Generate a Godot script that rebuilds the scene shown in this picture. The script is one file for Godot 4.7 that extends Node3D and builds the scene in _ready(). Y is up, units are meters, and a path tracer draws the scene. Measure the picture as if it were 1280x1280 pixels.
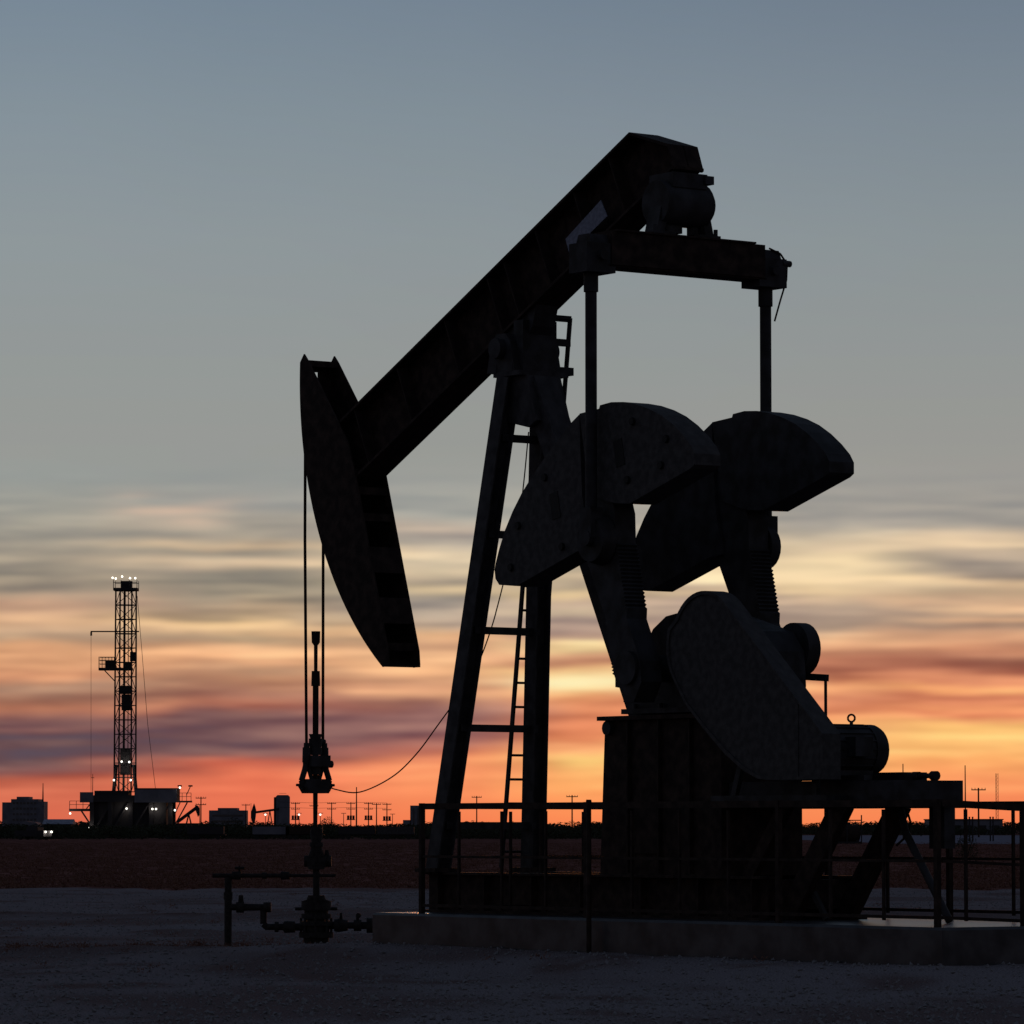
extends Node3D
# Dusk over an oil field: a pumpjack seen from behind at 58 m through a long lens, a drilling rig and a skyline beyond.
# Metres, y up. The camera looks along -Z; the pumpjack's own axis (x: well to motor, z: near side) is turned 54.5 degrees.

class MB:
	var v := PackedVector3Array()
	var n := PackedVector3Array()
	func tri(a: Vector3, b: Vector3, c: Vector3, na = null, nb = null, nc = null) -> void:
		var f := (b - a).cross(c - a).normalized()
		v.append(a); v.append(c); v.append(b)
		n.append(f if na == null else na); n.append(f if nc == null else nc); n.append(f if nb == null else nb)
	func quad(a: Vector3, b: Vector3, c: Vector3, d: Vector3) -> void:
		tri(a, b, c); tri(a, c, d)
	func box(c: Vector3, s: Vector3, q := Basis()) -> MB:
		var p := []
		for i in 8:
			p.append(c + q * (s * 0.5 * Vector3(1 if i & 1 else -1, 1 if i & 2 else -1, 1 if i & 4 else -1)))
		quad(p[4], p[5], p[7], p[6]); quad(p[1], p[0], p[2], p[3]); quad(p[5], p[1], p[3], p[7])
		quad(p[0], p[4], p[6], p[2]); quad(p[6], p[7], p[3], p[2]); quad(p[0], p[1], p[5], p[4])
		return self
	func span(lo: Vector3, hi: Vector3) -> MB:
		return box((lo + hi) * 0.5, hi - lo)
	func bar(a: Vector3, b: Vector3, w: float, h: float, side := Vector3.BACK) -> MB:
		# box from a to b; w is measured along side, h across both
		var d := (b - a).normalized()
		var s := (side - d * side.dot(d)).normalized()
		return box((a + b) * 0.5, Vector3(a.distance_to(b), h, w), Basis(d, s.cross(d), s))
	func prism(poly: Array, z0: float, z1: float) -> MB:
		var p := PackedVector2Array(poly)
		var area := 0.0
		for i in p.size():
			area += p[i].cross(p[(i + 1) % p.size()])
		if area < 0.0:
			p.reverse()
		var t := Geometry2D.triangulate_polygon(p)
		for i in range(0, t.size(), 3):
			var a := p[t[i]]
			var b := p[t[i + 1]]
			var c := p[t[i + 2]]
			if (b - a).cross(c - a) < 0.0:
				var k := b
				b = c
				c = k
			tri(Vector3(a.x, a.y, z1), Vector3(b.x, b.y, z1), Vector3(c.x, c.y, z1))
			tri(Vector3(a.x, a.y, z0), Vector3(c.x, c.y, z0), Vector3(b.x, b.y, z0))
		for i in p.size():
			var a := p[i]
			var b := p[(i + 1) % p.size()]
			quad(Vector3(a.x, a.y, z0), Vector3(b.x, b.y, z0), Vector3(b.x, b.y, z1), Vector3(a.x, a.y, z1))
		return self
	func cyl(a: Vector3, b: Vector3, r0: float, r1 := -1.0, k := 14, caps := true) -> MB:
		if r1 < 0.0:
			r1 = r0
		var d := (b - a).normalized()
		var x := d.cross(Vector3.UP if absf(d.y) < 0.9 else Vector3.RIGHT).normalized()
		var y := d.cross(x)
		for i in k:
			var u := x * cos(TAU * i / k) + y * sin(TAU * i / k)
			var w := x * cos(TAU * (i + 1) / k) + y * sin(TAU * (i + 1) / k)
			tri(a + u * r0, a + w * r0, b + w * r1, u, w, w)
			tri(a + u * r0, b + w * r1, b + u * r1, u, w, u)
			if caps:
				tri(a, a + w * r0, a + u * r0); tri(b, b + u * r1, b + w * r1)
		return self
	func stack(base: Vector3, dir: Vector3, prof: Array, k := 14) -> MB:
		# turned shape: prof is a list of [distance along dir, radius]
		for i in prof.size() - 1:
			cyl(base + dir * prof[i][0], base + dir * prof[i + 1][0], prof[i][1], prof[i + 1][1], k, i == 0 or i == prof.size() - 2 or prof[i][1] != prof[i + 1][1])
		return self
	func tube(pts: Array, r: float, k := 6) -> MB:
		for i in pts.size() - 1:
			cyl(pts[i], pts[i + 1], r, r, k, true)
		return self
	func ring(c: Vector3, axis: Vector3, r: float, t: float, k := 12) -> MB:
		var x := axis.cross(Vector3.UP if absf(axis.y) < 0.9 else Vector3.RIGHT).normalized()
		var y := axis.cross(x)
		for i in k:
			cyl(c + (x * cos(TAU * i / k) + y * sin(TAU * i / k)) * r, c + (x * cos(TAU * (i + 1) / k) + y * sin(TAU * (i + 1) / k)) * r, t, t, 6)
		return self
	func mesh() -> ArrayMesh:
		var a := []
		a.resize(Mesh.ARRAY_MAX)
		a[Mesh.ARRAY_VERTEX] = v
		a[Mesh.ARRAY_NORMAL] = n
		var m := ArrayMesh.new()
		m.add_surface_from_arrays(Mesh.PRIMITIVE_TRIANGLES, a)
		return m

var off := {}
var taken := {}
var M := {}
var J := Transform3D(Basis(Vector3.UP, deg_to_rad(-54.5)), Vector3(0.151, 0.0, -57.5))
var W := Transform3D()
var rng := RandomNumberGenerator.new()

func numbered(called: String) -> String:
	taken[called] = taken.get(called, 0) + 1
	return called if taken[called] == 1 else "%s_%03d" % [called, taken[called] - 1]

func tag(o: Node3D, label: String, category: String, group := "") -> Node3D:
	o.set_meta("label", label)
	o.set_meta("category", category)
	if group:
		o.set_meta("group", group)
	return o

func thing(called: String, label: String, category: String, frame: Transform3D, base: Vector3, group := "") -> Node3D:
	var o := Node3D.new()
	o.name = numbered(called)
	add_child(o)
	o.transform = frame * Transform3D(Basis(), base)
	off[o] = base
	return tag(o, label, category, group)

func part(parent: Node3D, called: String, b: MB, mat: Material) -> MeshInstance3D:
	var o := MeshInstance3D.new()
	o.name = called
	o.mesh = b.mesh()
	o.mesh.surface_set_material(0, mat)
	parent.add_child(o, true)
	if off.has(parent):
		o.position = -off[parent]
	return o

func setting(called: String, m: Mesh, mat: Material, kind := "structure") -> MeshInstance3D:
	var o := MeshInstance3D.new()
	o.name = called
	o.mesh = m
	m.surface_set_material(0, mat)
	add_child(o)
	o.set_meta("kind", kind)
	return o

func noise_texture(freq: float, colors: Array, stops: Array, s := 1, octaves := 5, stretch := false) -> NoiseTexture2D:
	var t := NoiseTexture2D.new()
	t.width = 512
	t.height = 512
	t.seamless = true
	var f := FastNoiseLite.new()
	f.seed = s
	f.frequency = freq
	f.fractal_octaves = octaves
	t.noise = f
	if colors.size():
		var g := Gradient.new()
		g.offsets = PackedFloat32Array(stops)
		var c := PackedColorArray()
		for k in colors:
			c.append(Color(k[0], k[1], k[2]).linear_to_srgb())
		g.colors = c
		t.color_ramp = g
	return t

func paint(colors: Array, stops: Array, freq: float, tile: float, rough: float, spec := 0.4, s := 1, relief := 0.0, metal := 0.0) -> StandardMaterial3D:
	var m := StandardMaterial3D.new()
	m.albedo_texture = noise_texture(freq, colors, stops, s)
	m.uv1_triplanar = true
	m.uv1_scale = Vector3.ONE / tile
	m.roughness = rough
	m.metallic_specular = spec
	m.metallic = metal
	if relief > 0.0:
		m.heightmap_enabled = true
		m.heightmap_texture = noise_texture(freq * 4.0, [], [], s + 7)
		m.heightmap_scale = relief
	return m

func flat(c: Array, rough := 0.8, spec := 0.3) -> StandardMaterial3D:
	var m := StandardMaterial3D.new()
	m.albedo_color = Color(c[0], c[1], c[2]).linear_to_srgb()
	m.roughness = rough
	m.metallic_specular = spec
	return m

# ---------------------------------------------------------------- sky
# Colour by height (degrees, sRGB 0-255) beyond the view to the left and right, and in the opposite sky.
const SKY_EL := [0.0, 0.35, 0.7, 1.1, 1.5, 2.0, 2.5, 3.0, 3.5, 4.2, 5.2, 6.5, 8.0, 10.4, 20.0, 45.0, 90.0]
const SKY_L := [[222,102,74],[220,108,80],[170,96,84],[116,82,84],[150,104,94],[206,150,116],[190,152,124],[160,147,130],[160,152,140],[157,155,148],[150,154,151],[147,153,153],[140,150,156],[120,136,151],[94,110,128],[70,84,104],[58,70,90]]
const SKY_R := [[246,128,80],[250,150,94],[252,176,108],[250,176,110],[220,138,98],[190,126,98],[206,162,130],[186,160,136],[176,164,150],[160,157,149],[154,154,149],[147,151,150],[136,145,150],[114,128,142],[92,107,126],[70,84,104],[58,70,90]]
const SKY_E := [[112,98,96],[112,98,96],[112,98,97],[112,99,98],[112,99,98],[111,100,99],[111,100,100],[110,101,101],[110,101,102],[109,102,104],[108,102,106],[106,103,108],[104,104,110],[100,104,113],[88,96,111],[70,82,102],[58,70,90]]
# The cloud layers in the west: azimuth, then height and colour.
const LAYERS := [
	[-5.75, [[0.00,220,104,76], [0.15,220,108,80], [0.45,215,112,84], [0.61,200,108,82], [0.69,135,88,85], [0.79,108,80,82], [1.14,108,80,82], [1.23,135,92,88], [1.28,112,80,82], [1.36,130,88,84], [1.49,185,120,92], [1.66,158,115,95], [1.74,150,115,98], [1.85,215,150,112], [2.00,220,160,118], [2.20,222,165,122], [2.30,165,138,115], [2.39,232,190,150], [2.49,225,180,140], [2.60,190,152,124], [2.74,205,165,135], [2.87,158,142,124], [3.01,152,140,124], [3.35,160,150,135], [3.85,158,155,145], [4.35,152,156,152], [4.75,152,154,150], [5.85,148,153,152], [7.35,143,152,156], [8.85,133,146,155], [10.35,120,136,151]]],
	[-3.25, [[0.00,232,112,80], [0.32,235,118,85], [0.72,238,125,90], [0.84,215,112,86], [0.91,130,88,86], [0.99,110,80,84], [1.33,125,88,86], [1.43,185,115,92], [1.57,170,118,98], [1.77,205,148,112], [1.87,185,142,112], [2.00,235,175,130], [2.17,225,175,132], [2.27,160,138,112], [2.35,190,155,120], [2.42,245,205,155], [2.49,235,195,145], [2.54,170,145,115], [2.67,165,142,118], [2.84,152,140,122], [3.11,155,145,128], [3.24,198,174,146], [3.38,180,165,143], [3.45,218,188,152], [3.58,165,155,140], [3.85,165,158,146], [4.01,158,156,150], [4.35,150,153,150], [4.75,152,154,150], [5.85,148,153,152], [7.35,142,151,155], [8.85,131,144,153], [10.35,118,134,149]]],
	[-0.80, [[0.00,246,126,80], [0.25,248,136,88], [0.60,248,150,100], [0.83,238,142,98], [0.93,210,126,95], [1.01,165,108,98], [1.17,140,98,96], [1.43,148,104,98], [1.55,190,135,110], [1.63,236,175,130], [1.70,215,155,118], [1.80,205,150,115], [1.93,240,180,132], [2.10,236,182,136], [2.27,212,162,125], [2.40,235,182,136], [2.48,180,155,135], [2.63,175,158,142], [2.87,165,152,138], [3.00,215,190,150], [3.10,190,170,145], [3.20,205,185,155], [3.35,226,205,172], [3.45,215,195,165], [3.61,170,160,148], [3.75,185,168,152], [3.90,165,164,156], [4.35,156,157,152], [4.75,152,154,149], [5.85,148,152,151], [7.35,141,150,154], [8.85,130,143,152], [10.35,117,132,147]]],
	[0.85, [[0.00,250,134,82], [0.27,255,150,90], [0.53,255,174,104], [0.74,255,190,115], [0.82,255,205,125], [0.89,235,158,105], [0.97,250,170,115], [1.04,230,140,95], [1.23,226,135,95], [1.49,210,130,92], [1.60,215,140,95], [1.67,246,190,130], [1.74,250,205,145], [1.81,255,240,185], [1.90,250,210,150], [1.98,246,196,135], [2.06,190,130,100], [2.15,185,135,105], [2.21,250,215,155], [2.31,246,215,160], [2.37,185,150,130], [2.46,165,140,128], [2.62,175,150,135], [2.71,226,200,164], [2.81,190,165,145], [2.92,226,196,150], [3.03,188,168,142], [3.14,200,178,148], [3.28,206,186,156], [3.45,190,180,165], [3.75,172,166,154], [4.35,160,160,154], [4.75,153,153,149], [5.85,147,152,151], [7.35,140,149,153], [8.85,129,141,151], [10.35,115,130,145]]],
	[2.10, [[0.00,250,134,82], [0.27,253,148,90], [0.55,255,172,104], [0.82,255,190,118], [0.93,253,178,115], [1.04,240,150,100], [1.25,230,140,98], [1.55,212,134,94], [1.67,240,180,125], [1.80,255,220,160], [1.93,245,190,135], [2.07,190,130,100], [2.20,235,185,138], [2.32,242,200,150], [2.45,175,145,126], [2.70,180,156,138], [2.89,172,150,136], [2.97,236,205,162], [3.04,182,158,138], [3.12,255,235,190], [3.23,248,222,178], [3.35,226,200,165], [3.45,205,184,156], [3.75,178,168,152], [4.35,160,158,151], [4.75,153,153,149], [5.85,147,152,151], [7.35,140,149,153], [8.85,128,140,150], [10.35,114,129,144]]],
	[4.05, [[0.00,248,132,82], [0.35,252,145,90], [0.59,255,164,100], [0.85,255,185,115], [1.09,255,192,120], [1.27,250,178,115], [1.42,226,140,98], [1.56,222,142,104], [1.70,242,168,116], [1.82,205,130,95], [1.95,165,100,78], [2.11,184,120,92], [2.24,222,164,124], [2.35,240,190,145], [2.49,170,145,125], [2.70,182,158,138], [2.83,200,172,144], [2.95,228,198,155], [3.15,242,216,172], [3.31,232,208,166], [3.45,230,206,166], [3.59,205,186,158], [3.80,160,154,146], [4.35,158,156,150], [4.75,153,153,148], [5.85,147,151,150], [7.35,139,148,152], [8.85,127,139,149], [10.35,113,127,142]]],
	[5.60, [[0.00,248,128,80], [0.35,250,140,90], [0.58,252,155,98], [0.86,255,176,106], [1.00,255,190,115], [1.26,255,196,118], [1.34,245,166,110], [1.40,215,125,88], [1.46,242,156,105], [1.53,220,135,95], [1.62,215,130,95], [1.70,250,172,112], [1.80,215,135,100], [1.87,232,152,110], [1.94,175,105,82], [2.01,150,90,72], [2.15,165,110,88], [2.24,212,146,110], [2.35,200,145,112], [2.46,206,156,122], [2.56,165,135,115], [2.62,205,160,125], [2.67,165,138,118], [2.74,226,182,142], [2.80,205,165,132], [2.88,195,160,130], [3.00,200,170,138], [3.11,226,192,152], [3.19,160,143,128], [3.30,165,150,135], [3.47,190,170,148], [3.56,216,191,158], [3.65,205,182,155], [3.78,158,152,144], [4.35,156,154,149], [4.75,153,153,148], [5.85,147,151,150], [7.35,138,147,151], [8.85,126,138,148], [10.35,112,126,141]]],
]
# Single wisps: azimuth, height, half length, half thickness (degrees), slope, sRGB colour, cover.
const CLOUDS := [
	[-4.35,3.87,0.70,0.13,-0.10,226,192,166,0.80], [-3.95,3.95,0.60,0.07,0.10,212,182,160,0.50], [-4.90,3.67,0.60,0.09,0.10,164,152,138,0.40], [-4.60,2.90,1.20,0.10,0.00,160,146,130,0.50],
	[-3.85,3.19,1.10,0.09,0.00,192,170,148,0.40], [-5.50,2.38,0.60,0.05,-0.02,172,142,118,0.70], [-4.55,2.35,0.90,0.06,-0.01,168,140,116,0.60], [-5.20,2.80,0.90,0.09,0.00,196,156,130,0.50],
	[-1.70,2.43,0.60,0.06,0.02,236,190,142,0.50], [-1.40,1.05,1.20,0.10,0.07,176,108,96,0.60], [-2.10,0.85,1.20,0.09,0.07,196,110,92,0.50], [1.05,1.79,0.70,0.08,0.02,255,240,185,0.90],
	[1.20,1.92,0.60,0.06,0.08,255,220,160,0.60], [1.05,0.81,0.45,0.07,0.00,255,205,122,0.85], [3.70,3.13,0.80,0.09,0.14,246,218,174,0.75], [4.70,3.45,1.20,0.09,0.09,236,208,172,0.70],
	[4.90,2.98,0.90,0.10,-0.02,238,210,170,0.60], [4.50,2.62,1.10,0.08,0.07,166,142,126,0.60], [5.50,2.69,0.60,0.04,0.05,240,200,156,0.60], [5.00,2.35,0.90,0.05,0.00,226,168,128,0.50],
	[6.00,2.23,0.60,0.06,0.10,196,134,104,0.40], [4.50,2.03,1.10,0.09,0.06,172,106,84,0.60],
]

var streak := FastNoiseLite.new()
var fray := FastNoiseLite.new()

func by_height(t: Array, i: int, k: float) -> Vector3:
	var a = t[i]
	var b = t[i + 1]
	return Vector3(lerpf(a[0], b[0], k), lerpf(a[1], b[1], k), lerpf(a[2], b[2], k))

var layers := []

func layer(n: int, el: float) -> Vector3:
	var t: PackedVector3Array = layers[n]
	var f := clampf(el / 0.02, 0.0, 517.0)
	var k := int(f)
	return t[k].lerp(t[k + 1], f - k)

func air(az: float, el: float) -> Vector3:
	var i := 0
	while i < SKY_EL.size() - 2 and el > SKY_EL[i + 1]:
		i += 1
	var k := clampf((el - SKY_EL[i]) / (SKY_EL[i + 1] - SKY_EL[i]), 0.0, 1.0)
	var c := by_height(SKY_L, i, k).lerp(by_height(SKY_R, i, k), smoothstep(-6.0, 6.0, az))
	c = c.lerp(by_height(SKY_E, i, k), smoothstep(12.0, 150.0, absf(az)))
	if el > 10.36:
		return c
	var w := smoothstep(0.1, 0.9, el) * (1.0 - smoothstep(3.3, 4.6, el)) * (1.0 - 0.5 * smoothstep(20.0, 120.0, absf(az)))
	var bend := fray.get_noise_2d(az * 5.0, el * 8.0)
	if absf(az) < 14.0:
		var e := clampf(el + w * (bend * 0.16 + 0.05 * fray.get_noise_2d(az * 20.0 + 80.0, el * 30.0)), 0.0, 10.36)
		var n := 0
		while n < LAYERS.size() - 2 and az > LAYERS[n + 1][0]:
			n += 1
		var s := clampf((az - LAYERS[n][0]) / (LAYERS[n + 1][0] - LAYERS[n][0]) + 0.35 * w * fray.get_noise_2d(az * 9.0 - 300.0, el * 60.0), 0.0, 1.0)
		c = layer(n, e).lerp(layer(n + 1, e), smoothstep(0.0, 1.0, s)).lerp(c, smoothstep(7.5, 14.0, absf(az)))
	if w > 0.0:
		var s2 := streak.get_noise_2d(az * 16.0 + 500.0 + bend * 14.0, el * 260.0 + bend * 20.0 - az * 5.0)
		var s3 := streak.get_noise_2d(az * 34.0 - 900.0, el * 640.0 + bend * 30.0 - az * 10.0)
		var s4 := (s2 * 0.5 + s3 * 1.0) * w
		c += Vector3(46.0, 38.0, 26.0) * s4
	return c

func make_sky() -> PanoramaSkyMaterial:
	streak.seed = 11
	streak.frequency = 0.01
	streak.fractal_octaves = 4
	fray.seed = 5
	fray.frequency = 0.03
	fray.fractal_octaves = 3
	for l in LAYERS:
		var t := PackedVector3Array()
		var k := 0
		for i in 520:
			var e := i * 0.02
			while k < l[1].size() - 2 and e > l[1][k + 1][0]:
				k += 1
			var a = l[1][k]
			var b = l[1][k + 1]
			t.append(Vector3(a[1], a[2], a[3]).lerp(Vector3(b[1], b[2], b[3]), clampf((e - a[0]) / (b[0] - a[0]), 0.0, 1.0)))
		layers.append(t)
	var low := Image.create(512, 1024, false, Image.FORMAT_RGB8)
	for r in 1024:
		var el := 90.0 - (r + 0.5) / 1024.0 * 180.0
		for q in 512:
			if el < -0.6:
				continue
			var az := (q + 0.5) / 512.0 * 360.0
			var c := air(az if az < 180.0 else az - 360.0, maxf(el, 0.0))
			low.set_pixel(q, r, Color(c.x / 255.0, c.y / 255.0, c.z / 255.0))
	low.fill_rect(Rect2i(0, 516, 512, 508), Color(0.12, 0.105, 0.11))
	var n := 4096
	low.resize(n, n, Image.INTERPOLATE_BILINEAR)
	# the part of the sky with the cloud banks, at full fineness
	var half := 300
	var top := int((90.0 - 15.0) / 180.0 * n)
	var rows := int((90.0 + 0.5) / 180.0 * n) - top
	var wide := half * 2
	var c := PackedVector3Array()
	c.resize(wide * rows)
	for r in rows:
		var el := 90.0 - (top + r + 0.5) / n * 180.0
		for q in wide:
			c[r * wide + q] = air((q - half + 0.5) / n * 360.0, maxf(el, 0.0))
	var id := 0
	for b in CLOUDS:
		id += 1
		var col := Vector3(b[5], b[6], b[7])
		var q0 := maxi(0, int((b[0] - b[2] * 1.9) / 360.0 * n) + half)
		var q1 := mini(wide - 1, int((b[0] + b[2] * 1.9) / 360.0 * n) + half)
		var reach: float = b[3] * 3.2 + absf(b[4]) * b[2] * 1.9
		var r0 := maxi(0, int((90.0 - b[1] - reach) / 180.0 * n) - top)
		var r1 := mini(rows - 1, int((90.0 - b[1] + reach) / 180.0 * n) - top)
		for r in range(r0, r1 + 1):
			var el := 90.0 - (top + r + 0.5) / n * 180.0
			for q in range(q0, q1 + 1):
				var az := (q - half + 0.5) / n * 360.0
				var x: float = (az - b[0]) / b[2]
				var wave := fray.get_noise_2d(az * 11.0 + id * 37.0, el * 16.0)
				var y: float = (el - b[1] - b[4] * (az - b[0])) / b[3] + wave * 1.1 + 0.2 * sin(az * 2.1 + id)
				var a: float = b[8] * exp(-pow(absf(x), 3.0) * 0.9) * exp(-y * y * 0.6)
				if a > 0.004:
					a *= clampf(0.82 + 1.5 * streak.get_noise_2d(az * 26.0 + id * 90.0, el * 520.0 - az * 14.0), 0.0, 1.0)
					c[r * wide + q] = c[r * wide + q].lerp(col, a)
	for r in rows:
		for q in wide:
			var k := c[r * wide + q] / 255.0
			low.set_pixel((q - half + n) % n, top + r, Color(k.x, k.y, k.z))
	var m := PanoramaSkyMaterial.new()
	m.panorama = ImageTexture.create_from_image(low)
	return m

func _ready() -> void:
	rng.seed = 20
	var cam := Camera3D.new()
	cam.name = "camera"
	cam.position = Vector3(0, 1.65, 0)
	cam.rotation.x = atan(395.0 / 5750.0)
	cam.fov = rad_to_deg(2.0 * atan(640.0 / 5750.0))
	cam.near = 0.5
	cam.far = 60000.0
	add_child(cam)
	cam.current = true
	var env := Environment.new()
	env.background_mode = Environment.BG_SKY
	env.sky = Sky.new()
	env.sky.sky_material = make_sky()
	env.background_energy_multiplier = 1.0
	env.tonemap_mode = Environment.TONE_MAPPER_LINEAR
	env.tonemap_exposure = 1.0
	env.sdfgi_enabled = true
	env.ssao_enabled = true
	env.ssil_enabled = true
	var around := WorldEnvironment.new()
	around.name = "world"
	around.environment = env
	add_child(around)
	# the sun, 1.7 degrees up behind the clouds, a little right of the line of sight
	var sun := DirectionalLight3D.new()
	sun.name = "sun"
	sun.light_energy = 0.15
	sun.light_color = Color(1.0, 0.6, 0.32)
	sun.light_angular_distance = 4.0
	sun.shadow_enabled = true
	add_child(sun)
	sun.rotation = Vector3(deg_to_rad(-1.7), deg_to_rad(179.0), 0.0)

	materials()
	ground()
	concrete()
	pumpjack()
	polished_rod()
	wellhead()
	sensor_cable()
	railings()
	drilling_rig()
	skyline()
	plants()

func materials() -> void:
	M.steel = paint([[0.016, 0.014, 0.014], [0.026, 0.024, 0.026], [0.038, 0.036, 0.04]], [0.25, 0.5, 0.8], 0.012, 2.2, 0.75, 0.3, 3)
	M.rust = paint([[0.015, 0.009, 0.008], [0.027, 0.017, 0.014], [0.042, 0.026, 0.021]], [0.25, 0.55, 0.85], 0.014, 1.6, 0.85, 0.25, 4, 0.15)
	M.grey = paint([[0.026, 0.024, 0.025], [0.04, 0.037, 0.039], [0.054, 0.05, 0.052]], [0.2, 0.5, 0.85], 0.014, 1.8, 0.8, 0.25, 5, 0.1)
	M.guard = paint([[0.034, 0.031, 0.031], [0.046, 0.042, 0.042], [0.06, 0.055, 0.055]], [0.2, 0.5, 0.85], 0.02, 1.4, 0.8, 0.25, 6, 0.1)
	M.sign = paint([[0.14, 0.15, 0.2], [0.2, 0.21, 0.27]], [0.3, 0.8], 0.02, 0.7, 0.7, 0.3, 8)
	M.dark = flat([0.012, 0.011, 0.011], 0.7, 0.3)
	M.wire = flat([0.03, 0.02, 0.016], 0.95, 0.1)
	M.pipe = paint([[0.014, 0.012, 0.012], [0.03, 0.026, 0.025]], [0.3, 0.7], 0.02, 0.8, 0.8, 0.25, 9)
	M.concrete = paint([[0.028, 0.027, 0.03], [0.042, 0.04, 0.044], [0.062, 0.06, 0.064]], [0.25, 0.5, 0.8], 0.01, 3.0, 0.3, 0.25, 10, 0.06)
	M.far = flat([0.03, 0.027, 0.03], 0.9, 0.2)
	M.wall = paint([[0.09, 0.09, 0.11], [0.12, 0.12, 0.145]], [0.3, 0.7], 0.01, 30.0, 0.9, 0.2, 12)
	M.pale = paint([[0.16, 0.16, 0.2], [0.24, 0.24, 0.29]], [0.3, 0.7], 0.01, 12.0, 0.8, 0.2, 13)
	M.glass = flat([0.02, 0.022, 0.03], 0.2, 0.5)
	M.wood = flat([0.03, 0.022, 0.018], 0.9, 0.2)
	M.leaf = flat([0.03, 0.032, 0.02], 0.9, 0.1)
	M.straw = flat([0.14, 0.07, 0.052], 0.95, 0.05)
	var l := StandardMaterial3D.new()
	l.albedo_color = Color(0.9, 0.9, 0.85)
	l.emission_enabled = true
	l.emission = Color(1.0, 0.98, 0.92)
	l.emission_energy_multiplier = 2.2
	M.lamp = l

# ---------------------------------------------------------------- ground
var lumps := FastNoiseLite.new()

func pad_height(x: float, d: float) -> float:
	# gravel lies 0.15 m higher round the slab, with low wheel ridges beside the well
	var p := J.affine_inverse() * Vector3(x, 0, -d)
	var e := Vector2(maxf(absf(p.x - 4.0) - 5.6, 0.0), maxf(absf(p.z) - 2.2, 0.0)).length()
	var h := 0.15 * (1.0 - smoothstep(0.0, 3.0, e))
	h += 0.07 * exp(-pow((d - 60.2 - 0.03 * x - 0.25 * lumps.get_noise_1d(x * 8.0)) / 0.3, 2.0)) * (1.0 - smoothstep(-3.5, -2.2, x))
	h += 0.09 * exp(-pow((d - 84.0 - 0.5 * lumps.get_noise_1d(x * 6.0 + 90.0)) / 0.7, 2.0)) * (0.7 + 0.6 * lumps.get_noise_1d(x * 5.0))
	h += 0.05 * exp(-pow((d - 74.0 - 0.06 * x) / 0.5, 2.0)) * (0.5 + lumps.get_noise_1d(x * 4.0 + 40.0))
	h += 0.02 * lumps.get_noise_2d(x * 20.0, d * 20.0) + 0.035 * lumps.get_noise_2d(x * 3.0 + 70.0, d * 3.0)
	return 0.012 + maxf(h + 0.03, 0.0)

func pad_edge(x: float) -> float:
	return 124.0 + 7.0 * lumps.get_noise_1d(x * 3.0 + 300.0) + 2.5 * lumps.get_noise_1d(x * 20.0)

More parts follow.
